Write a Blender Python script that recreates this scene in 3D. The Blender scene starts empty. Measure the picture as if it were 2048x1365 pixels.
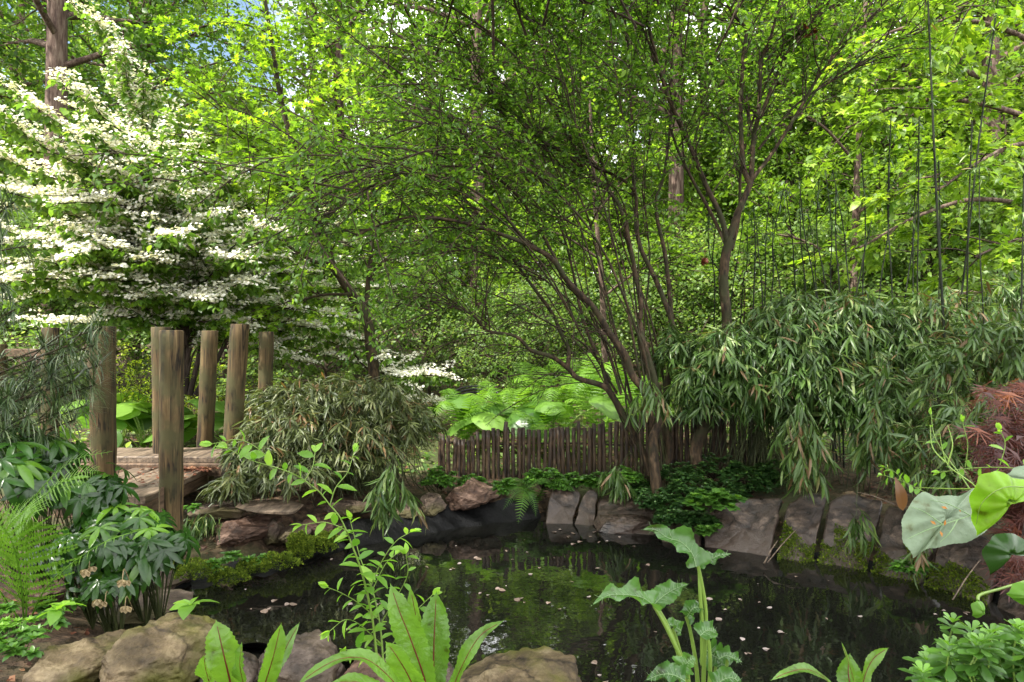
import bpy, math, random
import numpy as np
from mathutils import Vector, noise as mnoise
random.seed(11)
rng = np.random.default_rng(11)
sc = bpy.context.scene
COL = sc.collection
F, CX, CY, HC = 1365.0, 1024.0, 682.5, 1.5      # a 24 mm lens, camera 1.5 m above the pond

def P(px, py, Y):                                # where a sight line meets distance Y
    return np.array([(px - CX) / F * Y, Y, HC - (py - CY) / F * Y])
def A(*a): return np.array(a, float)
def nrm(v):
    v = np.asarray(v, float)
    return v / np.maximum(np.linalg.norm(v, axis=-1, keepdims=True), 1e-9)

# ------------------------------------------------------------------ mesh builder
class MB:
    def __init__(s): s.v = []; s.f3 = []; s.f4 = []; s.r = []; s.n = 0
    def add(s, V, Fc, r=0.5, m=0):
        V = np.asarray(V, float).reshape(-1, 3)
        if len(V) == 0: return
        s.v.append(V)
        s.r.append(np.broadcast_to(np.asarray(r, float), (len(V),)))
        Fc = np.asarray(Fc, int)
        if Fc.size:
            (s.f3 if Fc.shape[1] == 3 else s.f4).append((Fc + s.n, m))
        s.n += len(V)
    def addf(s, V, lst, r=0.5, m=0):             # several face arrays on the same vertices
        base = s.n
        s.add(V, lst[0], r, m)
        for Fc in lst[1:]:
            Fc = np.asarray(Fc, int)
            if Fc.size: (s.f3 if Fc.shape[1] == 3 else s.f4).append((Fc + base, m))
    def mesh(s, name, mats, origin=None, smooth=True):
        me = bpy.data.meshes.new(name)
        V = np.concatenate(s.v); R = np.concatenate(s.r)
        if origin is not None: V = V - np.asarray(origin)
        loops = []; starts = []; mi = []; pos = 0
        for lst, k in ((s.f3, 3), (s.f4, 4)):
            for Fc, m in lst:
                loops.append(Fc.ravel()); starts.append(pos + np.arange(len(Fc)) * k)
                mi.append(np.full(len(Fc), m)); pos += Fc.size
        loops = np.concatenate(loops); starts = np.concatenate(starts); mi = np.concatenate(mi)
        me.vertices.add(len(V)); me.vertices.foreach_set("co", V.astype(np.float32).ravel())
        me.loops.add(len(loops)); me.loops.foreach_set("vertex_index", loops.astype(np.int32))
        me.polygons.add(len(starts)); me.polygons.foreach_set("loop_start", starts.astype(np.int32))
        for m in mats: me.materials.append(m)
        me.polygons.foreach_set("material_index", mi.astype(np.int32))
        me.polygons.foreach_set("use_smooth", np.full(len(starts), smooth))
        me.update(calc_edges=True)
        at = me.attributes.new("rnd", 'FLOAT', 'POINT')
        at.data.foreach_set("value", R.astype(np.float32))
        me.validate()
        return me
    def build(s, name, mats, parent=None, origin=None, smooth=True):
        if not isinstance(mats, (list, tuple)): mats = [mats]
        if parent is not None and origin is None: origin = parent.location
        me = s.mesh(name, mats, origin, smooth)
        o = bpy.data.objects.new(name, me); COL.objects.link(o)
        if parent is not None: o.parent = parent
        elif origin is not None: o.location = tuple(origin)
        return o

def tag(o, label=None, cat=None, group=None, kind=None):
    if label: o['label'] = label
    if cat: o['category'] = cat
    if group: o['group'] = group
    if kind: o['kind'] = kind
    return o
def thing(name, label, cat, loc, group=None):
    o = bpy.data.objects.new(name, None); COL.objects.link(o)
    o.location = tuple(float(x) for x in loc); o.empty_display_size = 0.1
    return tag(o, label, cat, group)
def dup(root, loc, rz=0, sc_=1.0, label=None, group=None, mats=None):
    r = root.copy(); COL.objects.link(r); r.location = loc; r.rotation_euler = (0, 0, rz)
    r.scale = (sc_, sc_, sc_) if np.isscalar(sc_) else sc_
    if label: r['label'] = label
    if group: r['group'] = group
    for ch in [c for c in root.children]:
        c = ch.copy(); COL.objects.link(c); c.parent = r
        for g in ch.children:
            d = g.copy(); COL.objects.link(d); d.parent = c
    return r

# ------------------------------------------------------------------ geometry helpers
def smooth_line(pts, n=4):
    P_ = np.asarray(pts, float)
    if len(P_) < 3: 
        t = np.linspace(0, 1, n + 1)[:, None]; return P_[0] * (1 - t) + P_[-1] * t
    Q = np.vstack([2 * P_[0] - P_[1], P_, 2 * P_[-1] - P_[-2]])
    out = []
    for i in range(1, len(Q) - 2):
        t = np.linspace(0, 1, n, endpoint=False)[:, None]
        a, b, c, d = Q[i - 1], Q[i], Q[i + 1], Q[i + 2]
        out.append(0.5 * ((2 * b) + (-a + c) * t + (2 * a - 5 * b + 4 * c - d) * t ** 2 + (-a + 3 * b - 3 * c + d) * t ** 3))
    out.append(P_[-1:])
    return np.vstack(out)
def tube(mb, pts, r0, r1=None, sides=6, r=0.5, m=0, cap=False, jit=0.0):
    pts = np.asarray(pts, float); n = len(pts)
    rad = np.linspace(r0, r0 if r1 is None else r1, n) if np.isscalar(r0) else np.asarray(r0, float)
    T = np.gradient(pts, axis=0); T = nrm(T)
    ref = A(0, 0, 1) if abs(T[:, 2]).mean() < 0.8 else A(1, 0, 0)
    U = nrm(np.cross(T, ref)); W = np.cross(T, U)
    a = np.arange(sides) * 2 * math.pi / sides
    rr = rad[:, None] * (1 + (rng.normal(0, jit, (n, sides)) if jit else 0))
    V = pts[:, None, :] + rr[..., None] * (np.cos(a)[None, :, None] * U[:, None, :] + np.sin(a)[None, :, None] * W[:, None, :])
    i = np.arange(n - 1)[:, None] * sides; j = np.arange(sides)[None, :]; k = (j + 1) % sides
    Fc = np.stack([i + j, i + k, i + sides + k, i + sides + j], -1).reshape(-1, 4)
    V = V.reshape(-1, 3)
    if cap:
        b = len(V)
        V = np.vstack([V, pts[0], pts[-1]])
        jj = np.arange(sides); kk = (jj + 1) % sides
        tri = np.vstack([np.stack([np.full(sides, b), kk, jj], 1), np.stack([np.full(sides, b + 1), (n - 1) * sides + jj, (n - 1) * sides + kk], 1)])
        mb.addf(V, [Fc, tri], r, m)
    else: mb.add(V, Fc, r, m)

# leaf templates: x along the leaf, y across, z up off the blade
def T_diamond(w=.28, fold=.08, dr=.06):
    return np.array([[0,0,0],[.45,w,fold],[1,0,-dr],[.45,-w,fold],[.5,0,0]]), np.array([[0,4,1],[4,2,1],[0,3,4],[3,2,4]])
def T_blade(ws, xs=None, fold=.15, droop=.25):
    n = len(ws); xs = np.linspace(0, 1, n) if xs is None else np.asarray(xs)
    V = []
    for x, w in zip(xs, ws):
        z = -droop * x * x
        xx = x * (1 - .25 * droop * x)
        V += [[xx, w, z + fold * w], [xx, 0, z], [xx, -w, z + fold * w]]
    Fc = []
    for i in range(n - 1):
        a = 3 * i; Fc += [[a, a+1, a+4, a+3], [a+1, a+2, a+5, a+4]]
    return np.array(V, float), np.array(Fc)
def T_outline(pts, cx=.35, fold=0.05, droop=.1):
    V = [[cx, 0, 0]] + [[x, y, fold * abs(y) - droop * x * x] for x, y in pts]
    n = len(pts); Fc = [[0, 1 + i, 1 + (i + 1) % n] for i in range(n)]
    return np.array(V, float), np.array(Fc)
def palm(nl=5, depth=.45, spread=2.2, w=.16):
    pts = []
    angs = np.linspace(-spread, spread, nl)
    for i, a in enumerate(angs):
        L = (1 - .33 * (abs(a) / spread) ** 1.5) * .75
        pts.append((.25 + L * math.cos(a - w) * .72, L * math.sin(a - w) * .72))
        pts.append((.25 + L * math.cos(a), L * math.sin(a)))
        pts.append((.25 + L * math.cos(a + w) * .72, L * math.sin(a + w) * .72))
        if i < nl - 1:
            am = (angs[i] + angs[i+1]) / 2
            pts.append((.25 + L * depth * math.cos(am), L * depth * math.sin(am)))
    pts.append((.1, 0))
    return T_outline(pts, .25, .05, .15)
LF_D = T_diamond()
LF_DW = T_diamond(.36, .06, .1)
LF_OVAL = T_blade([.0, .2, .27, .17, .0], [0, .22, .5, .8, 1], .25, .18)
LF_OVAL2 = T_blade([.0, .17, .25, .22, .1, .0], [0, .15, .4, .65, .87, 1], .2, .35)
LF_BAM = [T_blade([.006, .055, .064, .042, .0], [0, .2, .45, .78, 1], .4, d) for d in (.1, .35, .7)]
LF_NEEDLE = [T_blade([.014, .021, .018, .0], [0, .3, .7, 1], .2, d) for d in (.05, .3, .6)]
LF_PALM = palm(5, .42, 1.9, .17)
LF_PALM7 = palm(7, .36, 2.3, .12)
LF_LACE = palm(7, .06, 1.5, .045)
LF_ROUND = T_outline([(0, .0), (.1, .32), (.35, .45), (.7, .38), (1, 0), (.7, -.38), (.35, -.45), (.1, -.32)], .45, .12, .15)

def leaves(mb, T, pos, d, up, size, width=1.0, r=None, m=0):
    V, Fc = T
    pos = np.asarray(pos, float); N = len(pos)
    if N == 0: return
    d = nrm(np.broadcast_to(d, (N, 3))); up = np.broadcast_to(up, (N, 3))
    s = np.cross(up, d); bad = np.linalg.norm(s, axis=1) < 1e-3
    s = np.where(bad[:, None], A(1, 0, 0), s); s = nrm(s); u = np.cross(d, s)
    size = np.broadcast_to(size, (N,)); width = np.broadcast_to(width, (N,))
    W = pos[:, None, :] + size[:, None, None] * (V[None, :, 0:1] * d[:, None, :] + V[None, :, 1:2] * width[:, None, None] * s[:, None, :] + V[None, :, 2:3] * u[:, None, :])
    nv = len(V)
    FF = (Fc[None] + (np.arange(N) * nv)[:, None, None]).reshape(-1, Fc.shape[1])
    if r is None: r = rng.random(N)
    mb.add(W.reshape(-1, 3), FF, np.repeat(np.broadcast_to(r, (N,)), nv), m)
def leaves_mix(mb, Ts, pos, d, up, size, width=1.0, r=None, m=0):
    r = None if r is None else np.asarray(r)
    k = rng.integers(0, len(Ts), len(pos)); size = np.broadcast_to(size, (len(pos),)); d = np.broadcast_to(d, (len(pos), 3)); up = np.broadcast_to(up, (len(pos), 3))
    for i, T in enumerate(Ts):
        q = k == i
        leaves(mb, T, pos[q], d[q], up[q], size[q], width, None if r is None else r[q], m)
def rdir(N, flat=1.0):
    v = rng.normal(0, 1, (N, 3)); v[:, 2] *= flat; return nrm(v)
def tiltup(N, t=.45):
    v = rng.normal(0, t, (N, 3)); v[:, 2] = 1; return nrm(v)

def grow_branch(p0, d0, L, n=6, up=0.0, wig=.12):
    p = np.array(p0, float); d = nrm(d0); out = [p.copy()]
    for i in range(n):
        p = p + d * L / n; out.append(p.copy())
        d = nrm(d + A(0, 0, up) / n + rng.normal(0, wig, 3))
    return np.array(out)
def at_line(pts, t):
    x = t * (len(pts) - 1); i = min(int(x), len(pts) - 2); f = x - i
    return pts[i] * (1 - f) + pts[i+1] * f, nrm(pts[i+1] - pts[i])

# ------------------------------------------------------------------ materials
def new_mat(name):
    m = bpy.data.materials.new(name); m.use_nodes = True
    nt = m.node_tree; nt.nodes.clear()
    out = nt.nodes.new('ShaderNodeOutputMaterial')
    return m, nt, out
def N(nt, t, **kw):
    n = nt.nodes.new('ShaderNode' + t)
    for k, v in kw.items():
        if k.startswith('i_'): n.inputs[k[2:].replace('_', ' ')].default_value = v
        else: setattr(n, k, v)
    return n
def ramp(nt, fac, stops):
    r = nt.nodes.new('ShaderNodeValToRGB'); e = r.color_ramp.elements
    while len(e) < len(stops): e.new(.5)
    for i, (p, c) in enumerate(stops): e[i].position = p; e[i].color = (*c, 1)
    nt.links.new(fac, r.inputs['Fac']); return r.outputs['Color']
def leafmat(name, ca, cb, cc=None, trans=.38, tb=2.0, rough=.42, spec=.4, odd=None, vein=0):
    m, nt, out = new_mat(name); L = nt.links.new
    at = N(nt, 'Attribute', attribute_name='rnd')
    st = [(0, ca), (.75, cb), (1, cc or cb)] if not odd else [(0, ca), (.7, cb), (.93, cc or cb), (.96, odd), (1, odd)]
    if odd: pass
    col = ramp(nt, at.outputs['Fac'], st)
    b = N(nt, 'BsdfPrincipled'); b.inputs['Roughness'].default_value = rough
    b.inputs['Specular IOR Level'].default_value = spec
    L(col, b.inputs['Base Color'])
    t = N(nt, 'BsdfTranslucent')
    g = N(nt, 'Mix', data_type='RGBA', blend_type='MULTIPLY'); g.inputs[0].default_value = 1
    L(col, g.inputs[6]); g.inputs[7].default_value = (tb, tb * 1.0, tb * .45, 1); L(g.outputs[2], t.inputs['Color'])
    if vein:
        tv = N(nt, 'TexCoord'); nv = N(nt, 'TexNoise'); nv.inputs['Scale'].default_value = 28; nv.inputs['Detail'].default_value = 6; L(tv.outputs['Object'], nv.inputs['Vector'])
        cv = ramp(nt, nv.outputs['Fac'], [(.30, (.45, .36, .2)), (.37, (.78, .78, .7)), (.5, (.95, .95, .95)), (.66, (1.0, 1.0, 1.0))])
        mv = N(nt, 'Mix', data_type='RGBA', blend_type='MULTIPLY'); mv.inputs[0].default_value = 1; L(col, mv.inputs[6]); L(cv, mv.inputs[7]); L(mv.outputs[2], b.inputs['Base Color']); L(mv.outputs[2], g.inputs[6])
        tc = N(nt, 'TexCoord'); nz = N(nt, 'TexNoise'); nz.inputs['Scale'].default_value = vein; nz.inputs['Detail'].default_value = 3
        L(tc.outputs['Object'], nz.inputs['Vector']); bp = N(nt, 'Bump'); bp.inputs['Strength'].default_value = .9; bp.inputs['Distance'].default_value = .005
        L(nz.outputs['Fac'], bp.inputs['Height']); L(bp.outputs['Normal'], b.inputs['Normal'])
    mx = N(nt, 'MixShader'); mx.inputs[0].default_value = trans
    L(b.outputs[0], mx.inputs[1]); L(t.outputs[0], mx.inputs[2]); L(mx.outputs[0], out.inputs['Surface'])
    return m
def surf(name, stops, scale=8, stretch=(1, 1, 1), rough=.8, bump=.5, dist=.01, spec=.3, detail=8, second=None, s2=2.0, distort=0.0, rr=None, crack=0, split=0):
    m, nt, out = new_mat(name); L = nt.links.new
    tc = N(nt, 'TexCoord'); mp = N(nt, 'Mapping'); mp.inputs['Scale'].default_value = stretch
    L(tc.outputs['Object'], mp.inputs['Vector'])
    nz = N(nt, 'TexNoise'); nz.inputs['Scale'].default_value = scale; nz.inputs['Detail'].default_value = detail; nz.inputs['Roughness'].default_value = .65; nz.inputs['Distortion'].default_value = distort
    L(mp.outputs[0], nz.inputs['Vector'])
    col = ramp(nt, nz.outputs['Fac'], [(.5 + (p_ - .5) * .62, c_) for p_, c_ in stops])
    if crack:
        vo = N(nt, 'TexVoronoi', feature='DISTANCE_TO_EDGE'); vo.inputs['Scale'].default_value = crack; nd_ = N(nt, 'Mix', data_type='RGBA'); nd_.inputs[0].default_value = .12; L(mp.outputs[0], nd_.inputs[6]); L(nz.outputs['Color'], nd_.inputs[7]); L(nd_.outputs[2], vo.inputs['Vector'])
        ck = ramp(nt, vo.outputs['Distance'], [(0, (.25, .22, .2)), (.035, (1, 1, 1))]); mk = N(nt, 'Mix', data_type='RGBA', blend_type='MULTIPLY'); mk.inputs[0].default_value = 1; L(col, mk.inputs[6]); L(ck, mk.inputs[7]); col = mk.outputs[2]
    if split:
        ms = N(nt, 'Mapping'); ms.inputs['Scale'].default_value = (1, 1, .13); L(tc.outputs['Object'], ms.inputs['Vector']); ns = N(nt, 'TexNoise'); ns.inputs['Scale'].default_value = split; ns.inputs['Detail'].default_value = 4; L(ms.outputs[0], ns.inputs['Vector'])
        ks = ramp(nt, ns.outputs['Fac'], [(.462, (1, 1, 1)), (.49, (.05, .04, .03)), (.505, (.05, .04, .03)), (.535, (1, 1, 1))]); m2_ = N(nt, 'Mix', data_type='RGBA', blend_type='MULTIPLY'); m2_.inputs[0].default_value = .9; L(col, m2_.inputs[6]); L(ks, m2_.inputs[7]); col = m2_.outputs[2]
    if second:
        n2 = N(nt, 'TexNoise'); n2.inputs['Scale'].default_value = s2; n2.inputs['Detail'].default_value = 5
        L(tc.outputs['Object'], n2.inputs['Vector'])
        fac = ramp(nt, n2.outputs['Fac'], [(.48, (0, 0, 0)), (.6, (1, 1, 1))])
        mx = N(nt, 'Mix', data_type='RGBA'); L(fac, mx.inputs[0]); L(col, mx.inputs[6]); mx.inputs[7].default_value = (*second, 1); col = mx.outputs[2]
    b = N(nt, 'BsdfPrincipled'); b.inputs['Roughness'].default_value = rough; b.inputs['Specular IOR Level'].default_value = spec
    if rr:
        rv = ramp(nt, nz.outputs['Fac'], [(.3, (rr[0],)*3), (.7, (rr[1],)*3)]); L(rv, b.inputs['Roughness'])
    L(col, b.inputs['Base Color'])
    bp = N(nt, 'Bump'); bp.inputs['Strength'].default_value = bump; bp.inputs['Distance'].default_value = dist
    L(nz.outputs['Fac'], bp.inputs['Height']); n3 = N(nt, 'TexNoise'); n3.inputs['Scale'].default_value = scale * 9; n3.inputs['Detail'].default_value = 4; L(mp.outputs[0], n3.inputs['Vector'])
    b3 = N(nt, 'Bump'); b3.inputs['Strength'].default_value = bump * .5; b3.inputs['Distance'].default_value = dist * .25; L(n3.outputs['Fac'], b3.inputs['Height']); L(bp.outputs['Normal'], b3.inputs['Normal']); L(b3.outputs['Normal'], b.inputs['Normal'])
    L(b.outputs[0], out.inputs['Surface']); return m

M = {}
M['bark'] = surf('bark_olive', [(.3, (.010, .007, .004)), (.5, (.036, .023, .012)), (.75, (.085, .055, .03))], 30, (1, 1, .3), .85, .6, .006, second=(.03, .03, .012), s2=6)
M['bark_dark'] = surf('bark_dark', [(.3, (.015, .010, .008)), (.7, (.055, .038, .028))], 14, (1, 1, .25), .9, .8, .02)
M['bark_red'] = surf('bark_forest', [(.3, (.045, .026, .02)), (.5, (.10, .065, .05)), (.75, (.19, .14, .11))], 9, (2.2, 2.2, .35), .9, 1, .03)
M['twig'] = surf('twig_brown', [(.3, (.02, .013, .009)), (.7, (.06, .04, .025))], 30, (1, 1, 1), .85, .2)
M['post'] = surf('post_wood', [(.25, (.008, .005, .003)), (.40, (.042, .026, .010)), (.58, (.088, .057, .023)), (.8, (.15, .105, .046))], 9, (3.4, 3.4, .16), .8, .6, .008, second=(.05, .045, .016), s2=4, distort=.6, split=11)
M['board'] = surf('board_wood', [(.3, (.04, .026, .016)), (.55, (.12, .085, .055)), (.8, (.22, .165, .115))], 9, (4, .6, 4), .65, .4, .006, spec=.5)
M['board_side'] = surf('board_edge', [(.3, (.04, .025, .015)), (.7, (.14, .09, .055))], 9, (4, .6, 4), .7, .4, .006)
M['stake'] = surf('bamboo_stake', [(.3, (.010, .006, .004)), (.55, (.05, .030, .016)), (.8, (.13, .085, .045))], 9, (3, 3, .5), .6, .4, .004, spec=.4)
M['rock'] = surf('rock_brown', [(.25, (.03, .02, .014)), (.5, (.085, .06, .043)), (.75, (.20, .15, .115))], 7, (1, 1, 1.8), .75, 1, .03, second=(.06, .05, .02), s2=2.6, rr=(.5, .85), crack=3.2)
M['rock_red'] = surf('rock_rust', [(.25, (.025, .014, .01)), (.5, (.085, .048, .032)), (.75, (.2, .13, .095))], 7, (1, 1, 2.4), .6, 1, .035, rr=(.35, .8), crack=3.2)
M['rock_grey'] = surf('rock_grey', [(.25, (.022, .015, .011)), (.5, (.075, .055, .043)), (.75, (.17, .135, .11))], 6, (1, 1, 1.5), .5, 1, .03, second=(.07, .05, .03), s2=2.2, rr=(.3, .75), crack=3.2)
M['rock_moss'] = surf('rock_algae', [(.25, (.024, .016, .008)), (.5, (.085, .06, .03)), (.75, (.20, .155, .09))], 7, (1, 1, 1.6), .65, 1, .03, second=(.075, .07, .012), s2=3.0, crack=3.2)
M['slab'] = surf('slab_stone', [(.2, (.010, .007, .005)), (.45, (.036, .024, .018)), (.62, (.065, .045, .033)), (.8, (.14, .10, .075))], 13, (1, 1, 1), .45, .8, .02, second=(.055, .038, .028), s2=1.6, rr=(.25, .6), spec=.5, crack=3.2)
M['liner'] = surf('pond_liner', [(.3, (.002, .002, .002)), (.7, (.006, .006, .006))], 6, (1, 1, 1), .5, .8, .03, spec=.15)
M['soil'] = surf('soil_litter', [(.3, (.022, .014, .008)), (.5, (.06, .038, .022)), (.7, (.12, .075, .045)), (.85, (.2, .13, .08))], 16, (1, 1, 1), .95, 1, .03, second=(.05, .06, .02), s2=.9)
M['mulch'] = leafmat('mulch', (.05, .02, .012), (.15, .055, .03), (.24, .13, .07), .1, 1, .7, .2)
M['petal'] = leafmat('petal_white', (.62, .60, .50), (.82, .80, .72), (.85, .84, .8), .30, 1.0, .6, .2)
for nm, a in {
  'canopy': ((.042, .09, .012), (.125, .22, .022), (.22, .33, .04)),
  'canopy_far': ((.055, .105, .02), (.13, .20, .035), (.21, .30, .06)),
  'canopy_deep': ((.025, .065, .012), (.07, .145, .02), (.12, .2, .03)),
  'shrubtree': ((.034, .085, .012), (.095, .19, .022), (.19, .31, .035)),
  'bigleaf': ((.055, .12, .014), (.16, .26, .022), (.27, .37, .04)),
  'maple': ((.06, .13, .012), (.165, .28, .02), (.28, .40, .035)),
  'understory': ((.06, .115, .03), (.14, .22, .06), (.26, .33, .12)),
  'limebush': ((.12, .2, .02), (.27, .36, .025), (.38, .46, .05)),
  'vib': ((.05, .11, .016), (.11, .20, .03), (.18, .29, .045)),
}.items(): M[nm] = leafmat(nm, *a, trans=.42, tb=2.3)
M['bam'] = leafmat('bamboo_leaf', (.020, .052, .010), (.072, .135, .028), (.19, .25, .08), .25, 1.6, .38, .45, odd=(.17, .11, .05))
M['bam_old'] = leafmat('bamboo_leaf_old', (.028, .046, .012), (.095, .12, .035), (.22, .23, .10), .25, 1.5, .42, .5, odd=(.18, .105, .045))
M['culm'] = surf('culm_green', [(.3, (.02, .03, .008)), (.7, (.07, .08, .03))], 12, (1, 1, .4), .5, .2)
M['culm_black'] = surf('culm_black', [(.3, (.006, .009, .005)), (.7, (.018, .022, .012))], 12, (1, 1, .4), .65, .2, spec=.15)
M['needle'] = leafmat('needle', (.018, .045, .012), (.06, .10, .03), (.19, .23, .13), .15, 1.4, .35, .5)
M['fern'] = leafmat('fern', (.04, .11, .012), (.12, .24, .022), (.21, .35, .045), .4, 1.9, .45, .3)
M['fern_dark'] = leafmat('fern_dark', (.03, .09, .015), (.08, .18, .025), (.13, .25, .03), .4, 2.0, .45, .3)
M['helleb'] = leafmat('hellebore_leaf', (.010, .032, .006), (.028, .085, .010), (.12, .25, .02), .28, 2.2, .26, .5)
M['pachy'] = leafmat('pachysandra', (.03, .085, .015), (.07, .17, .02), (.13, .28, .03), .3, 2.0, .35, .5)
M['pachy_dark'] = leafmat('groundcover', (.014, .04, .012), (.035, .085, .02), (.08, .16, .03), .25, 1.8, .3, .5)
M['hosta'] = leafmat('hosta', (.06, .14, .025), (.13, .25, .04), (.2, .35, .06), .4, 2.2, .33, .5)
M['sapling'] = leafmat('sapling_leaf', (.07, .18, .02), (.16, .32, .035), (.25, .42, .06), .42, 2.2, .4, .4)
M['stem_green'] = leafmat('stem_green', (.12, .2, .03), (.18, .28, .05), None, .1, 1.5, .4, .4)
M['dock'] = leafmat('dock_leaf', (.085, .19, .022), (.13, .26, .03), (.19, .32, .05), .4, 2.1, .33, .5, vein=70)
M['dock_vein'] = leafmat('dock_vein', (.10, .012, .012), (.16, .02, .02), None, .2, 1.5, .5, .3)
M['arum'] = leafmat('arum_leaf', (.035, .10, .022), (.065, .155, .035), (.10, .22, .05), .35, 2.2, .25, .6, vein=25)
M['arum_vein'] = leafmat('arum_vein', (.17, .29, .12), (.24, .36, .16), None, .2, 1.5, .3, .5)
M['bigpale'] = leafmat('broad_leaf_pale', (.17, .235, .145), (.21, .28, .18), (.26, .32, .22), .2, 1.4, .5, .35, vein=55)
M['bigbright'] = leafmat('broad_leaf_bright', (.20, .37, .02), (.27, .46, .03), None, .45, 1.9, .4, .4, vein=35)
M['redmaple'] = leafmat('red_lace_leaf', (.055, .02, .02), (.14, .045, .032), (.30, .10, .04), .3, 1.6, .45, .4)
M['mossm'] = leafmat('moss', (.04, .07, .008), (.10, .15, .014), (.19, .24, .025), .15, 1.5, .8, .1)
M['dead'] = leafmat('dead_leaf', (.16, .11, .08), (.26, .20, .17), (.40, .34, .32), .1, 1, .5, .4)
M['pod'] = leafmat('pod', (.10, .02, .015), (.2, .05, .02), None, .1, 1, .5, .4)
M['rubber'] = surf('rubber', [(.3, (.012, .012, .014)), (.7, (.03, .03, .034))], 20, (1, 1, 1), .35, .1)
M['flower_old'] = leafmat('faded_bloom', (.22, .17, .09), (.33, .25, .14), (.4, .33, .2), .3, 1.4, .55, .3)
M['cone'] = leafmat('bud_orange', (.4, .16, .03), (.5, .22, .05), None, .2, 1, .5, .3)
EXPO = 1.42
# ------------------------------------------------------------------ camera, light, sky
cam = bpy.data.cameras.new('camera'); co = bpy.data.objects.new('camera', cam); COL.objects.link(co)
cam.sensor_width = 36; cam.lens = 24; cam.clip_end = 600; cam.clip_start = .05
co.location = (0, 0, HC); co.rotation_euler = (math.radians(90), 0, 0); sc.camera = co
SUN_EL, SUN_AZ = math.radians(52), math.radians(-125)      # azimuth from +Y towards +X; sun ahead and to the left
sl = bpy.data.lights.new('sun', 'SUN'); sl.energy = 5; sl.angle = math.radians(.6); sl.color = (1, .95, .86)
so = bpy.data.objects.new('sun', sl); COL.objects.link(so)
sd = Vector((math.sin(SUN_AZ) * math.cos(SUN_EL), math.cos(SUN_AZ) * math.cos(SUN_EL), math.sin(SUN_EL)))
so.rotation_euler = sd.to_track_quat('Z', 'Y').to_euler(); so.location = (0, 0, 30)
w = bpy.data.worlds.new("World"); sc.world = w; w.use_nodes = True
nt = w.node_tree; nt.nodes.clear(); L = nt.links.new
out = nt.nodes.new('ShaderNodeOutputWorld'); bg = nt.nodes.new('ShaderNodeBackground')
sky = nt.nodes.new('ShaderNodeTexSky'); sky.sky_type = 'NISHITA'; sky.sun_disc = False
sky.sun_elevation = SUN_EL; sky.sun_rotation = SUN_AZ; sky.air_density = 1.2; sky.dust_density = 1.5
tc = nt.nodes.new('ShaderNodeTexCoord'); nz = nt.nodes.new('ShaderNodeTexNoise'); nz.inputs['Scale'].default_value = 2.6; nz.inputs['Detail'].default_value = 6
L(tc.outputs['Generated'], nz.inputs['Vector'])
cr = nt.nodes.new('ShaderNodeValToRGB'); cr.color_ramp.elements[0].position = .36; cr.color_ramp.elements[1].position = .47
L(nz.outputs['Fac'], cr.inputs['Fac'])
mx = nt.nodes.new('ShaderNodeMix'); mx.data_type = 'RGBA'; vd = nt.nodes.new('ShaderNodeVectorMath'); vd.operation = 'DISTANCE'; L(tc.outputs['Generated'], vd.inputs[0]); vd.inputs[1].default_value = (-.44, .82, .37)
mr = nt.nodes.new('ShaderNodeMapRange'); mr.inputs[1].default_value = .14; mr.inputs[2].default_value = .30; L(vd.outputs['Value'], mr.inputs[0])
ml = nt.nodes.new('ShaderNodeMath'); ml.operation = 'MULTIPLY'; L(mr.outputs[0], ml.inputs[0]); L(cr.outputs['Color'], ml.inputs[1]); L(ml.outputs[0], mx.inputs[0]); L(sky.outputs[0], mx.inputs[6])
mx.inputs[7].default_value = (17, 17, 17, 1)          # bright thin cloud
L(mx.outputs[2], bg.inputs['Color']); bg.inputs['Strength'].default_value = .1; L(bg.outputs[0], out.inputs['Surface'])
sc.view_settings.view_transform = 'Standard'; sc.view_settings.look = 'None'; sc.view_settings.exposure = EXPO
sc.cycles.max_bounces = 9; sc.cycles.diffuse_bounces = 4; sc.cycles.transmission_bounces = 5; sc.cycles.glossy_bounces = 3
sc.cycles.caustics_reflective = False; sc.cycles.caustics_refractive = False
sc.cycles.sample_clamp_indirect = 4

# ------------------------------------------------------------------ ground and pond
POND = np.array([(-.45, 5.45), (-.10, 5.62), (.26, 5.80), (.45, 5.62), (.70, 5.42), (1.14, 5.09), (1.77, 4.77), (2.07, 4.6), (2.35, 4.36), (2.59, 4.13), (2.70, 3.75), (2.6, 3.3), (2.35, 2.75),
                 (1.8, 2.3), (1.1, 2.2), (.6, 2.45), (.28, 3.02), (-.28, 3.12), (-.79, 3.31), (-1.3, 3.42), (-1.6, 3.5), (-1.8, 3.88), (-1.97, 4.1), (-1.75, 4.28), (-1.5, 4.45), (-1.32, 4.72), (-1.16, 4.95), (-.67, 5.3)])
def sdf(x, y):                                        # signed distance to the pond edge, negative in the water
    a = POND; b = np.roll(POND, -1, 0)
    p = np.stack([x, y], -1)[..., None, :]; ab = b - a; t = np.clip(((p - a) * ab).sum(-1) / (ab ** 2).sum(-1), 0, 1)
    d = np.linalg.norm(p - (a + t[..., None] * ab), axis=-1).min(-1)
    X, Y = x[..., None], y[..., None]
    c = ((a[:, 1] > Y) != (b[:, 1] > Y)) & (X < (b[:, 0] - a[:, 0]) * (Y - a[:, 1]) / (b[:, 1] - a[:, 1] + 1e-12) + a[:, 0])
    return np.where(c.sum(-1) % 2 == 1, -d, d)
def sm(a, b, x): t = np.clip((x - a) / (b - a), 0, 1); return t * t * (3 - 2 * t)
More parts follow.
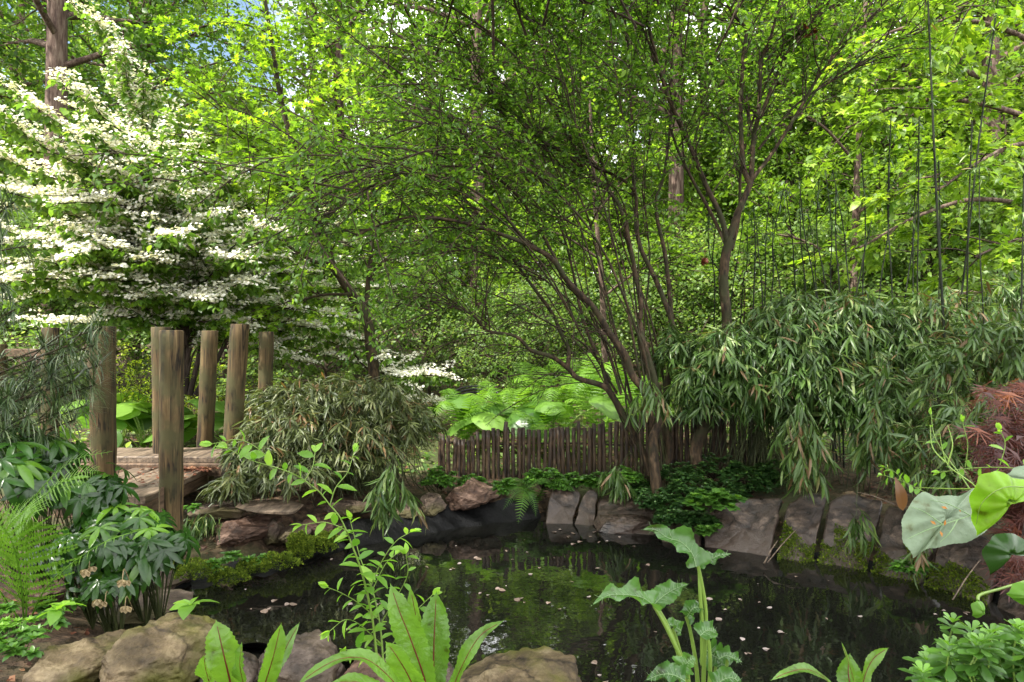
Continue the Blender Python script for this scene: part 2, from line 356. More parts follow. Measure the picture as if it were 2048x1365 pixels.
def gz(x, y):
    x = np.asarray(x, float); y = np.asarray(y, float)
    d = sdf(x, y)
    z = np.where(d < 0, -.45 * sm(0, .35, -d) - .03, .21 * sm(.05, .8, d) - .03)
    z = z + .12 * sm(.5, 2.2, d) * (d > 0)
    z = z + .20 * sm(3.0, 1.6, y) * (d > 0)
    z = z + np.clip(y - 9, 0, None) * .045 + np.clip(y - 20, 0, None) * .07
    z = z + (d > .1) * .02 * np.sin(x * 2.3 + 1) * np.cos(y * 1.9)
    return z
def G(x, y): return float(gz(np.array([x]), np.array([y]))[0])
def axis(lo, a, b, hi, fine, coarse):
    return np.concatenate([np.linspace(lo, a, coarse, endpoint=False), np.arange(a, b, fine), np.linspace(b, hi, coarse)])
gx = axis(-90, -5, 5, 90, .07, 40); gy = axis(-30, .5, 9, 130, .07, 40)
XX, YY = np.meshgrid(gx, gy); ZZ = gz(XX.ravel(), YY.ravel()).reshape(XX.shape)
ZZ = ZZ + np.where(ZZ > .03, 1, 0) * rng.normal(0, .008, ZZ.shape)
mb = MB(); nx, ny = len(gx), len(gy)
i = np.arange(ny - 1)[:, None] * nx; j = np.arange(nx - 1)[None]
mb.add(np.stack([XX, YY, ZZ], -1).reshape(-1, 3), np.stack([i + j, i + j + 1, i + nx + j + 1, i + nx + j], -1).reshape(-1, 4))
tag(mb.build('ground', M['soil']), kind='structure')

m, nt, out = new_mat('water'); L = nt.links.new
tc = N(nt, 'TexCoord'); nz = N(nt, 'TexNoise'); nz.inputs['Scale'].default_value = 5; nz.inputs['Detail'].default_value = 3
L(tc.outputs['Object'], nz.inputs['Vector']); bp = N(nt, 'Bump'); bp.inputs['Strength'].default_value = .35; bp.inputs['Distance'].default_value = .006
L(nz.outputs['Fac'], bp.inputs['Height'])
b = N(nt, 'BsdfPrincipled'); b.inputs['Base Color'].default_value = (.006, .006, .005, 1); b.inputs['Roughness'].default_value = .015; b.inputs['IOR'].default_value = 1.75
L(bp.outputs['Normal'], b.inputs['Normal']); L(b.outputs[0], out.inputs['Surface']); M['water'] = m
mb = MB(); mb.add([(-2.6, 1.9, 0), (3.3, 1.9, 0), (3.3, 6.3, 0), (-2.6, 6.3, 0)], [[0, 1, 2, 3]])
tag(mb.build('pond_water', m), kind='structure')

# ------------------------------------------------------------------ forest
def crown(wood, leaf, H, R, z0, nlimb, nsub, nl, size, T, trunk_r=.2, flat=.5, shape=1.0, lean=(0, 0), trunk_top=1.0, tw=.9, limb_up=.35):
    tp = np.array([[lean[0] * t * t * H + .12 * math.sin(3 * t + lean[0] * 9), lean[1] * t * t * H, t * H] for t in np.linspace(0, trunk_top, 12)])
    tp[0] = (0, 0, -.4)
    if trunk_r: tube(wood, tp, trunk_r * (1 - .75 * np.linspace(0, 1, 12)) * np.concatenate([[1.35, 1.08], np.ones(10)]), sides=9, jit=.02)
    for k in range(nlimb):
        t = (k + rng.random()) / nlimb; z = z0 + (H * .97 - z0) * t
        p0, _ = at_line(tp, min(.99, z / H / trunk_top))
        a = k * 2.4 + rng.normal(0, .4)
        prof = math.sin(math.pi * min(1, .22 + .75 * t)) ** .6 * shape
        Lh = R * prof * rng.uniform(.65, 1.1)
        lm = grow_branch(p0, (math.cos(a), math.sin(a), limb_up + .5 * t), Lh, 6, -.12, .12)
        tube(wood, lm, trunk_r * .28 + .01, .008, sides=4)
        for s in range(nsub):
            q, dd = at_line(lm, rng.uniform(.25, 1))
            sb = grow_branch(q, nrm(dd + rng.normal(0, .8, 3) * A(1, 1, .5)), Lh * rng.uniform(.2, .42), 4, -.2, .15)
            tube(wood, sb, .012 + trunk_r * .05, .004, sides=3)
            n = nl; tt = rng.random(n) ** .8 * (len(sb) - 1); ii = np.minimum(tt.astype(int), len(sb) - 2); ff = (tt - ii)[:, None]
            pos = sb[ii] * (1 - ff) + sb[ii + 1] * ff + rng.normal(0, 1, (n, 3)) * A(tw, tw, tw * flat) * Lh * .11
            rr = np.clip(rng.normal(rng.uniform(.25, .7), .2, n), 0, 1)
            dv = rdir(n, .5); dv[:, 2] -= .35
            leaves(leaf, T, pos, dv, tiltup(n, .55), size * rng.uniform(.6, 1.25, n), 1, rr)
    return tp

def make_tree(name, label, cat, lm, bark, group=None, **kw):
    t = thing(name, label, cat, (0, 0, 0), group)
    a, b_ = MB(), MB(); crown(a, b_, **kw)
    a.build('trunk', bark, t); b_.build('crown', lm, t); return t
protoA = make_tree('broadleaf_tree', '', 'tree', M['canopy_far'], M['bark_red'], H=17, R=4.6, z0=2.2, nlimb=40, nsub=8, nl=80, size=.15, T=LF_DW, trunk_r=.24, flat=.6)
protoB = make_tree('broadleaf_tree', '', 'tree', M['canopy'], M['bark_red'], H=13, R=4.2, z0=1.2, nlimb=36, nsub=8, nl=80, size=.13, T=LF_DW, trunk_r=.17, flat=.45, lean=(.01, .0))
protoC = make_tree('broadleaf_tree', '', 'tree', M['canopy_deep'], M['bark_red'], H=16, R=4.4, z0=5.5, nlimb=34, nsub=9, nl=75, size=.14, T=LF_D, trunk_r=.22, flat=.5)
protoS = make_tree('understory_shrub', '', 'shrub', M['understory'], M['twig'], H=3.0, R=1.9, z0=.15, nlimb=34, nsub=8, nl=38, size=.085, T=LF_DW, trunk_r=.04, flat=.6, limb_up=.5)
protoT = make_tree('understory_shrub', '', 'shrub', M['canopy'], M['twig'], H=4.4, R=2.1, z0=.4, nlimb=34, nsub=8, nl=40, size=.10, T=LF_OVAL, trunk_r=.05, flat=.4, limb_up=.4)
TREES = [  # px, Y, proto, scale, rz
 (100, 13.0, 'C', 1.1, .3), (262, 19, 'C', .9, 1.7), (-260, 15, 'A', .9, 2.0), (690, 17.5, 'B', 1.05, 2.9), (958, 16, 'C', .95, 4.4), (860, 26, 'A', 1.1, 5.0),
 (1130, 21, 'B', 1.2, .2), (1350, 15.5, 'C', 1.0, 1.1), (1412, 24, 'A', 1.1, 3.9), (1578, 17, 'C', .95, 2.2), (1668, 20, 'A', .95, .7), (1560, 29, 'B', 1.4, 1.3), (1800, 18, 'B', 1.1, 5.2),
 (1990, 13.5, 'A', .9, 3.3), (2180, 17, 'B', 1.1, 4.0), (1260, 31, 'A', 1.2, 2.1), (300, 31, 'A', 1.25, 3.5), (40, 27, 'A', 1.15, 1.9), (620, 33, 'A', 1.2, .1), (1020, 36, 'A', 1.3, 1.0), (1900, 29, 'A', 1.2, 4.6), (2200, 27, 'A', 1.2, .4), (-200, 26, 'A', 1.2, 4.4)]
used = set()
LBL = {'A': 'tall forest tree with a rough brown trunk behind the garden', 'B': 'leafy bright green forest tree behind the garden with low branches', 'C': 'tall straight tree out of view, added to shade the foreground'}
GRP = {'A': 'tall trees in the wood behind', 'B': 'low branched trees in the wood behind', 'C': 'bare trunked trees in the wood behind'}
PR = {'A': protoA, 'B': protoB, 'C': protoC}
def place(proto, key, x, y, s, rz, label, group):
    z = G(x, y)
    if key not in used:
        used.add(key); o = proto; o.location = (x, y, z); o.rotation_euler = (0, 0, rz); o.scale = (s, s, s) if np.isscalar(s) else s
        o['label'] = label; o['group'] = group; return o
    return dup(proto, (x, y, z), rz, s, label, group)
for px, Y, k, s, rz in TREES:
    lab = LBL[k]
    if px == 100: lab = 'thick grey brown tree trunk rising behind the white blossom at the upper left'
    place(PR[k], k, (px - CX) / F * Y, Y, s, rz, lab, GRP[k])
SHADE = [(-6.5, -1.8, .9, .4), (-3.8, -3.8, .95, 2.0), (-1.2, -1.6, .85, 5.0)]
SHR = []
for k, (px, Y, s) in enumerate([(-80, 11, 1), (60, 13.5, 1.1), (210, 12, .9), (330, 15, 1.2), (450, 12.5, .9), (560, 14.5, 1.1), (650, 12, .8), (770, 15.5, 1.1), (860, 13, .75), (950, 17, 1.1), (1010, 11.8, .62), (1085, 15, .9),
                                (1180, 12.6, .7), (1250, 16.5, 1.1), (1330, 13.5, .9), (1410, 17.5, 1.2), (1490, 12.5, .95), (1590, 15, 1.2), (1660, 11.5, .95), (1760, 14, 1.2), (1860, 11, 1.0), (1960, 14, 1.3), (2080, 10.5, 1.1), (2160, 14, 1.3)]):
    kk = 'ST'[k % 2]
    lab = {'S': 'pale green small leaved shrub growing beyond the stake fence', 'T': 'bright green upright bush filling the wood edge'}[kk]
    place({'S': protoS, 'T': protoT}[kk], kk, (px - CX) / F * Y, Y, s, k * 1.3, lab, {'S': 'pale shrubs beyond the fence', 'T': 'bright bushes at the wood edge'}[kk])

# the wood farther off reads as one mass
mb = MB(); n = 95000
ang = rng.uniform(-1.0, 1.0, n); dist = rng.uniform(38, 62, n)
x = np.sin(ang) * dist; y = np.cos(ang) * dist; zz = rng.random(n) ** .85 * 19
zz = np.where(zz > 13 + 4 * np.sin(x * .5) + 3 * np.sin(x * 1.3 + 1), zz * .5, zz)
zz = np.where((np.abs(x / y + .53) < .07) & (zz > 14), zz * .5, zz)
cl = np.sin(x * .9 + y * .3) + np.sin(zz * .8 + x * .5) + rng.normal(0, .6, n); keep = cl > -.9
pos = np.stack([x, y, zz + gz(x, y)], 1)[keep]; n = len(pos)
dv = rdir(n, .6); dv[:, 2] -= .3
leaves(mb, LF_DW, pos, dv, tiltup(n, .7), rng.uniform(.5, 1.05, n), 1, None)
tag(mb.build('far_woodland', M['canopy_far']), 'hazy green mass of far woodland closing the view', 'woodland', kind='stuff')
# ground cover of low weeds and leaf litter beyond the fence
mb = MB(); n = 26000
x = rng.uniform(-11, 13, n); y = 6.6 + rng.random(n) ** 1.4 * 14; d = sdf(x, y); k = d > .6; x, y = x[k], y[k]; n = len(x)
pt = np.sin(x * 1.1 + 1) + np.sin(y * .9 + x * .4); hh = np.clip(.16 + .12 * pt, .02, .4) * rng.random(n)
pos = np.stack([x, y, gz(x, y) + hh], 1); dv = rdir(n, .4)
leaves(mb, LF_OVAL, pos, dv, tiltup(n, .4), rng.uniform(.05, .11, n), 1, None)
tag(mb.build('ground_cover', M['understory']), 'low pale green ground cover spreading under the far shrubs', 'ground cover', kind='stuff')
mb = MB(); n = 30000
x = rng.uniform(-5.5, 6, n); y = rng.uniform(1.2, 20, n); k = sdf(x, y) > .05; x, y = x[k], y[k]; n = len(x)
pos = np.stack([x, y, gz(x, y) + .012], 1)
leaves(mb, LF_D, pos, rdir(n, .15), tiltup(n, .35), rng.uniform(.012, .045, n), 1.2, None)
tag(mb.build('leaf_litter', M['mulch']), 'reddish brown fallen leaves and mulch on the bare soil', 'leaf litter', kind='stuff')
# ------------------------------------------------------------------ the traced garden trees
def line_px(pts, wob=0.0):                           # (px, py, Y) triples to a smooth world line
    return smooth_line([P(*p) + rng.normal(0, wob, 3) for p in pts], 5)
def sprout(wood, leaf, T, stem, r0, n1, L1, n2, L2, nl, size, t0=.35, t1=1.0, up=.2, droop=-.5, out=(0, 0, 0), lw=1.0, flat=.5, spread=1.0, rbias=.5, dview=0.15):
    for k in range(n1):
        t = t0 + (t1 - t0) * (k + rng.random()) / n1
        q, d = at_line(stem, min(t, .999))
        dd = nrm(d * .9 + rng.normal(0, .75 * spread, 3) * A(1, 1, .6) + A(0, 0, up) + A(*out))
        b1 = grow_branch(q, dd, L1 * rng.uniform(.5, 1.15), 7, droop, .07)
        tube(wood, b1, r0 * rng.uniform(.6, 1), .0025, sides=4)
        for s in range(n2):
            q2, d2 = at_line(b1, rng.uniform(.12, .98))
            b2 = grow_branch(q2, nrm(d2 * .9 + rng.normal(0, .7, 3) * A(1, 1, .5)), L2 * rng.uniform(.5, 1.2), 4, droop * .6, .1)
            tube(wood, b2, .0032, .0014, sides=3)
            n = nl; tt = rng.random(n) * (len(b2) - 1.001); ii = tt.astype(int); ff = (tt - ii)[:, None]
            pos = b2[ii] * (1 - ff) + b2[ii + 1] * ff + rng.normal(0, .012, (n, 3))
            dv = nrm(nrm(b2[-1] - b2[0]) * .7 + rng.normal(0, .6, (n, 3)) * A(1, 1, flat))
            leaves_mix(leaf, T, pos, dv, tiltup(n, .45), size * rng.uniform(.6, 1.2, n), lw, np.clip(rng.normal(rbias + rng.normal(0, .15), .2, n), 0, 1))

# many stemmed tree that arches over the pond
st = thing('arching_tree', 'many stemmed tree arching far left over the pond from behind the dark stones', 'tree', P(1312, 950, 6.0))
S = [
 ([(1313, 992, 5.7), (1310, 930, 5.7), (1309, 880, 5.75), (1320, 840, 5.8), (1308, 800, 5.8), (1266, 753, 5.8), (1248, 711, 5.8), (1221, 669, 5.8), (1187, 619, 5.8), (1146, 578, 5.75), (1126, 552, 5.7), (1100, 518, 5.6), (1060, 492, 5.5), (1027, 479, 5.4), (971, 455, 5.3), (929, 446, 5.2), (889, 439, 5.1), (830, 434, 5.0), (750, 455, 4.9), (690, 490, 4.8)], .056, .007),
 ([(1308, 975, 6.0), (1290, 915, 6.0), (1262, 860, 6.0), (1225, 793, 6.0), (1203, 773, 6.0), (1159, 756, 6.0), (1134, 734, 6.0), (1104, 714, 5.9), (1062, 701, 5.9), (1030, 675, 5.8), (974, 661, 5.8), (945, 632, 5.7), (900, 615, 5.7), (850, 630, 5.6)], .045, .007),
 ([(1237, 815, 6.0), (1213, 760, 6.1), (1200, 725, 6.1), (1178, 670, 6.2), (1156, 604, 6.2), (1146, 540, 6.2), (1120, 450, 6.1), (1075, 350, 6.0), (1020, 250, 5.8), (960, 150, 5.6), (900, 60, 5.4)], .026, .007),
 ([(1134, 734, 6.0), (1136, 700, 6.1), (1119, 663, 6.1), (1101, 626, 6.1), (1060, 568, 6.0), (1014, 505, 6.0), (975, 455, 5.9), (930, 400, 5.8), (860, 360, 5.6), (770, 335, 5.4), (680, 345, 5.2), (600, 380, 5.0)], .026, .006),
 ([(1317, 850, 5.9), (1310, 770, 5.9), (1293, 700, 6.0), (1278, 652, 6.1), (1281, 608, 6.1), (1272, 549, 6.2), (1264, 505, 6.2), (1243, 426, 6.2), (1226, 394, 6.2), (1199, 362, 6.1), (1164, 338, 6.0), (1126, 306, 5.9), (1077, 282, 5.8), (1010, 262, 5.6), (930, 245, 5.4), (840, 250, 5.2), (740, 290, 5.0)], .036, .007),
 ([(1329, 940, 6.1), (1341, 900, 6.1), (1329, 840, 6.1), (1336, 760, 6.2), (1345, 690, 6.2), (1343, 649, 6.3), (1325, 593, 6.3), (1305, 543, 6.3), (1281, 499, 6.3), (1272, 450, 6.3), (1270, 391, 6.3), (1252, 368, 6.2), (1223, 347, 6.2), (1182, 323, 6.1), (1150, 270, 6.0), (1120, 200, 5.9), (1080, 100, 5.8), (1050, -30, 5.7)], .044, .008),
 ([(1270, 391, 6.3), (1268, 300, 6.3), (1262, 200, 6.2), (1255, 100, 6.2), (1240, -30, 6.1)], .024, .008),
 ([(1345, 690, 6.3), (1343, 622, 6.4), (1328, 511, 6.4), (1317, 440, 6.4), (1312, 400, 6.4), (1325, 359, 6.4), (1337, 300, 6.4), (1345, 220, 6.4), (1360, 150, 6.3), (1375, 60, 6.2), (1385, -30, 6.2)], .030, .008),
 ([(1300, 960, 6.1), (1280, 870, 6.1), (1250, 740, 6.2), (1225, 640, 6.2), (1195, 520, 6.2), (1170, 420, 6.1), (1120, 330, 6.0), (1040, 240, 5.8), (960, 190, 5.6), (860, 170, 5.4)], .018, .005),
 ([(1305, 960, 6.0), (1296, 860, 6.0), (1275, 740, 5.9), (1262, 640, 5.9), (1240, 540, 5.8), (1215, 440, 5.7), (1180, 330, 5.6), (1140, 220, 5.5), (1110, 110, 5.4), (1090, -20, 5.4)], .018, .005),
 ([(1312, 965, 5.9), (1300, 850, 5.8), (1296, 740, 5.8), (1250, 600, 5.6), (1200, 490, 5.5), (1130, 400, 5.4), (1040, 330, 5.2), (920, 300, 5.0), (800, 320, 4.8), (700, 380, 4.6)], .018, .005),
 ([(1320, 965, 6.1), (1310, 860, 6.2), (1290, 760, 6.3), (1290, 640, 6.4), (1300, 520, 6.4), (1290, 380, 6.3), (1300, 240, 6.2), (1290, 100, 6.1), (1270, -20, 6.0)], .016, .005),
 ([(1223, 760, 6.2), (1170, 690, 6.3), (1090, 640, 6.3), (1010, 600, 6.3), (930, 570, 6.2), (860, 570, 6.1)], .014, .004),
 ([(1126, 552, 5.7), (1085, 470, 5.7), (1040, 400, 5.6), (980, 350, 5.4), (900, 330, 5.2), (800, 350, 5.0), (700, 400, 4.8), (620, 460, 4.6)], .020, .005),
 ([(1298, 950, 5.9), (1270, 840, 5.9), (1242, 760, 6.0), (1215, 690, 6.0), (1160, 620, 5.9), (1090, 560, 5.8), (1010, 520, 5.7), (930, 500, 5.5), (840, 510, 5.3)], .014, .004),
 ([(1060, 492, 5.5), (1000, 420, 5.3), (930, 370, 5.1), (850, 350, 4.9), (760, 370, 4.7), (670, 420, 4.6)], .016, .004),
 ([(1164, 338, 6.0), (1120, 240, 5.8), (1060, 150, 5.6), (980, 70, 5.4), (900, 10, 5.2), (840, -50, 5.0)], .020, .006),
]
stems = []
for k, (pts, r0, r1) in enumerate(S):
    ln = line_px(pts, .006); stems.append(ln); mb = MB()
    tt = np.linspace(0, 1, len(ln)); tube(mb, ln, .86 * (r0 + (r1 - r0) * tt ** .8), sides=9 if r0 > .03 else 6, jit=.015)
    mb.build('trunk' if k == 0 else 'stem', M['bark'], st)
def resamp(l_, n=46):
    q = np.linspace(0, len(l_) - 1, n); return np.stack([np.interp(q, np.arange(len(l_)), l_[:, i]) for i in range(3)], 1)
main = list(stems)
for k in range(16):
    a_, b_ = rng.choice(len(main), 2, replace=False); f = rng.uniform(.25, .75); ln = resamp(main[a_]) * f + resamp(main[b_]) * (1 - f); tt = np.linspace(0, 1, 46)[:, None]
    ln = ln + A(rng.normal(0, .35), rng.normal(0, .3), rng.normal(.1, .25)) * tt ** 1.5 + .03 * np.sin(tt * rng.uniform(5, 12) + rng.random() * 6) * A(1, .6, .3); mb = MB(); tube(mb, ln, rng.uniform(.007, .013), .003, sides=6, jit=.01); mb.build('stem', M['bark'], st); stems.append(ln)
wd, lf = MB(), MB()
for k, ln in enumerate(stems):
    if k >= len(main):
        sprout(wd, lf, [LF_OVAL, LF_OVAL2], ln, .006, 9, .7, 6, .3, 10, .052, t0=.6, up=.4, droop=-.35, out=(-.1, -.05, 0), lw=.85, flat=.5); continue
    t0 = (.72 if k in (0, 1, 12, 14) else .5)
    n1 = int(6 + 9 * min(1, len(ln) / 80))
    sprout(wd, lf, [LF_OVAL, LF_OVAL2], ln, .008, n1, .85, 7, .32, 10, .054, t0=t0, up=.40, droop=-.35, out=(-.22, -.05, 0), lw=.85, flat=.5, rbias=.5)
for k in (1, 2, 3, 4, 12, 14):                      # fine bare twigs hanging under the arch
    sprout(wd, lf, [LF_OVAL], stems[k], .006, 13, .8, 6, .35, 2, .05, t0=.3, up=-.02, droop=-.7, out=(-.3, 0, 0), lw=.8)
# a high top that reaches over the water
for q in range(20):
    p0 = P(rng.uniform(760, 1500), rng.uniform(-10, 120), rng.uniform(5.2, 6.4))
    ln = grow_branch(p0, A(rng.normal(-.2, .6), rng.normal(-.4, .5), .6), 1.3, 6, -.3, .08); tube(wd, ln, .012, .004, sides=4)
    sprout(wd, lf, [LF_OVAL, LF_OVAL2], ln, .007, 7, .8, 6, .32, 13, .065, t0=.0, up=.15, droop=-.4, lw=.85)
wd.build('twigs', M['twig'], st); lf.build('crown', M['shrubtree'], st)
# dark snags of caught twigs and dead leaves
for px, py, Y in ((690, 395, 4.75), (770, 350, 4.9), (940, 105, 5.4), (655, 410, 4.7)):
    mb = MB(); c = P(px, py, Y)
    for q in range(26): 
        d = rdir(1)[0]; tube(mb, grow_branch(c + rng.normal(0, .05, 3), d, .16, 3, -.2, .3), .003, .001, sides=3)
    mb.build('twig_tangle', M['twig'], st)

# right hand young tree
yt = thing('forked_tree', 'slender forked tree rising out of the bamboo, widening into upright branches', 'tree', P(1395, 951, 6.0))
S2 = [
 ([(1397, 985, 6.0), (1395, 940, 6.0), (1392, 900, 6.0), (1404, 864, 6.0), (1425, 837, 6.1), (1440, 795, 6.2), (1450, 720, 6.3), (1451, 637, 6.3), (1448, 564, 6.3), (1454, 505, 6.3), (1460, 479, 6.3)], .058, .042),
 ([(1456, 486, 6.3), (1451, 470, 6.3), (1440, 432, 6.3), (1410, 367, 6.25), (1387, 300, 6.2), (1352, 236, 6.1), (1325, 160, 6.0), (1300, 60, 5.9), (1290, -30, 5.9)], .030, .010),
 ([(1459, 482, 6.3), (1475, 426, 6.3), (1498, 376, 6.3), (1503, 350, 6.3), (1508, 273, 6.3), (1516, 227, 6.2), (1523, 118, 6.2), (1540, 77, 6.1), (1563, -20, 6.0)], .034, .009),
 ([(1500, 366, 6.3), (1486, 335, 6.3), (1484, 291, 6.3), (1482, 218, 6.3), (1486, 114, 6.2), (1489, 59, 6.2), (1466, 27, 6.1), (1440, -20, 6.0)], .026, .010),
 ([(1507, 359, 6.3), (1552, 300, 6.3), (1602, 213, 6.2), (1643, 145, 6.1), (1711, 68, 6.0), (1780, -5, 5.9)], .020, .007),
 ([(1520, 236, 6.3), (1548, 159, 6.3), (1575, 104, 6.2), (1630, 36, 6.1), (1665, -20, 6.0)], .018, .007),
 ([(1454, 500, 6.3), (1420, 425, 6.4), (1380, 350, 6.4), (1348, 280, 6.4), (1330, 180, 6.4), (1345, 60, 6.3), (1360, -20, 6.3)], .018, .007),
 ([(1462, 500, 6.4), (1478, 430, 6.5), (1480, 340, 6.5), (1505, 250, 6.5), (1540, 150, 6.5), (1590, 40, 6.4)], .018, .007),
 ([(1516, 300, 6.3), (1580, 220, 6.3), (1650, 170, 6.2), (1740, 120, 6.1), (1830, 60, 6.0), (1900, 20, 5.9)], .013, .005),
]
wd, lf = MB(), MB()
for k, (pts, r0, r1) in enumerate(S2):
    ln = line_px(pts, .005); mb = MB(); tube(mb, ln, r0, r1, sides=9, jit=.015); mb.build('trunk' if k == 0 else 'limb', M['bark'], yt)
    if k: sprout(wd, lf, [LF_OVAL, LF_OVAL2], ln, .009, 17, .95, 6, .34, 9, .06, t0=.3, up=.55, droop=-.15, lw=.8, flat=.5)
wd.build('twigs', M['twig'], yt); lf.build('crown', M['shrubtree'], yt)

# lime green maple behind the left bamboo
mt = thing('lime_maple', 'lime green maple with fine fingered leaves behind the brown tipped bamboo', 'tree', P(747, 780, 8.5))
S3 = [([(752, 850, 8.5), (747, 746, 8.5), (741, 693, 8.5), (734, 647, 8.5), (714, 610, 8.5), (685, 561, 8.45), (665, 528, 8.4), (655, 492, 8.4), (635, 439, 8.3), (622, 386, 8.2), (590, 300, 8.1), (565, 210, 8.0), (545, 100, 7.9), (530, 0, 7.8)], .078, .02),
      ([(728, 640, 8.5), (731, 610, 8.6), (736, 554, 8.6), (744, 482, 8.6), (746, 430, 8.6), (735, 340, 8.6), (710, 240, 8.6)], .04, .012),
      ([(736, 560, 8.6), (760, 530, 8.6), (790, 505, 8.5), (823, 475, 8.4), (856, 456, 8.3), (900, 440, 8.2)], .03, .01),
      ([(655, 492, 8.4), (610, 420, 8.2), (540, 330, 8.0), (470, 250, 7.8), (430, 170, 7.7)], .03, .01),
      ([(665, 528, 8.4), (620, 520, 8.1), (560, 480, 7.9), (500, 420, 7.8), (440, 330, 7.7)], .026, .009),
      ([(700, 590, 8.4), (650, 590, 8.2), (610, 600, 8.1), (580, 620, 8.0)], .02, .008)]
wd, lf = MB(), MB()
for k, (pts, r0, r1) in enumerate(S3):
    ln = line_px(pts, .005); mb = MB(); tube(mb, ln, r0, r1, sides=9, jit=.02); mb.build('trunk' if k == 0 else 'limb', M['bark'], mt)
    sprout(wd, lf, [LF_PALM], ln, .011, 22 if k == 0 else 14, 1.35, 6, .5, 13, .078, t0=.5 if k == 0 else .3, up=.35, droop=-.55, lw=1, flat=.35, spread=1.15, out=(-.08, -.1, 0), rbias=.6)
wd.build('twigs', M['twig'], mt); lf.build('crown', M['maple'], mt)

# white flowering shrub in tiers on the left
vb = thing('flowering_shrub', 'big white flowering shrub with tiered blossom rows behind the wooden posts', 'shrub', P(375, 720, 8.0))
rows = []
base = P(372, 760, 8.0)
def vrow(pts): rows.append(line_px(pts, .01))
vrow([(375, 700, 8.0), (350, 600, 7.8), (335, 470, 7.6), (309, 318, 7.4), (282, 236, 7.3), (259, 182, 7.2), (227, 109, 7.1), (191, 59, 7.0), (141, 0, 6.9)])
vrow([(345, 520, 7.8), (340, 440, 7.5), (322, 345, 7.2), (291, 291, 7.0), (236, 255, 6.8), (168, 205, 6.6), (100, 155, 6.4)])
vrow([(370, 620, 7.8), (352, 520, 7.5), (335, 400, 7.1), (300, 350, 6.9), (250, 318, 6.7), (159, 273, 6.5), (68, 218, 6.3), (-30, 145, 6.2)])
vrow([(365, 640, 7.8), (340, 500, 7.4), (300, 420, 7.0), (282, 395, 6.9), (218, 359, 6.7), (136, 327, 6.5), (68, 282, 6.3), (-30, 210, 6.2)])
for y0, x1, y1, Y1 in [(470, -30, 335, 6.6), (500, -40, 372, 6.4), (520, -40, 420, 6.8), (545, -40, 455, 6.3), (565, -40, 500, 6.6), (590, -40, 530, 7.0), (610, -40, 575, 6.6), (625, -40, 610, 7.2), (470, 40, 360, 7.6), (540, 60, 480, 7.8), (600, 60, 570, 8.0), (640, 120, 640, 7.6), (655, 30, 650, 8.2), (450, 20, 380, 7.2), (490, 90, 430, 6.2), (515, 130, 480, 6.7), (560, 110, 520, 6.2), (585, 30, 545, 6.4), (615, 180, 600, 6.9), (450, 150, 350, 7.0)]:
    xm = (372 + x1) / 2 + 40; j_ = rng.normal(0, 16, 3); vrow([(368, y0 + 70, 7.9), (350, y0 + 20, 7.7), (300, y0 - 12 + j_[0], 7.4), (xm, (y0 + y1) / 2 - 22 + j_[1], (7.4 + Y1) / 2), ((xm + x1) / 2, (y0 + 3 * y1) / 4 - 8 + j_[2], (7.4 + 3 * Y1) / 4), (x1, y1 + rng.normal(0, 12), Y1)])
for y0, x1, y1, Y1 in [(520, 520, 395, 7.6), (500, 480, 340, 7.4), (540, 560, 430, 7.8), (560, 600, 470, 8.2), (570, 580, 520, 7.7), (590, 640, 545, 8.4), (600, 700, 520, 9), (610, 880, 580, 9.4), (590, 860, 520, 9.6), (570, 850, 470, 9.8), (625, 720, 640, 8.6), (640, 760, 690, 8.6), (655, 820, 720, 9.0), (670, 800, 750, 9.0), (630, 620, 625, 7.8), (520, 440, 330, 8.0), (660, 560, 690, 8.4), (600, 780, 620, 9.4), (480, 400, 270, 7.8), (560, 760, 430, 9.6), (550, 690, 420, 9.2), (690, 640, 735, 8.4)]:
    xm = (378 + x1) / 2; vrow([(374, y0 + 70, 8.0), (392, y0 + 15, 8.0), (430, y0 - 10, 8.0), (xm, (y0 + y1) / 2 - 16, (8 + Y1) / 2), (x1, y1, Y1)])
for x1, y1, Y1 in [(250, 430, 6.6), (300, 520, 6.5), (200, 560, 6.4), (430, 430, 6.8), (480, 520, 6.8), (400, 600, 6.7), (330, 470, 6.2), (280, 600, 6.7), (540, 460, 7.0), (230, 480, 6.9), (360, 390, 6.9), (450, 600, 7.0), (150, 500, 6.2), (520, 570, 7.0), (250, 640, 7.2), (480, 650, 7.3)]:
    vrow([(372, 690, 7.9), (368 + (x1 - 370) * .1, 640, 7.8), (368 + (x1 - 370) * .35, 640 + (y1 - 640) * .55, 7.5), (368 + (x1 - 370) * .7, 640 + (y1 - 640) * .85 - 8, (7.5 + Y1) / 2), (x1, y1, Y1)])
vrow([(700, 700, 8.9), (740, 742, 8.8), (800, 748, 8.7), (860, 752, 8.6), (902, 756, 8.5)])
vrow([(740, 720, 9.2), (790, 790, 9.4), (850, 812, 9.2), (890, 806, 9.0)])
FLW = T_outline([(0, .0), (.2, .38), (.48, .18), (.62, .5), (.82, .2), (1, 0), (.82, -.2), (.62, -.5), (.48, -.18), (.2, -.38)], .5, .0, .08)
wd, lf, fl = MB(), MB(), MB()
tb = MB()
for a_, b_ in (((372, 790), (368, 600)), ((380, 790), (410, 600)), ((365, 790), (330, 610)), ((392, 790), (470, 640)), ((372, 780), (352, 520))):
    tube(tb, line_px([(a_[0], a_[1], 8.0), ((a_[0] + b_[0]) / 2 + 6, (a_[1] + b_[1]) / 2, 8.0), (b_[0], b_[1], 7.9)]), .035, .02, sides=7, jit=.02)
tb.build('trunk', M['bark_dark'], vb)
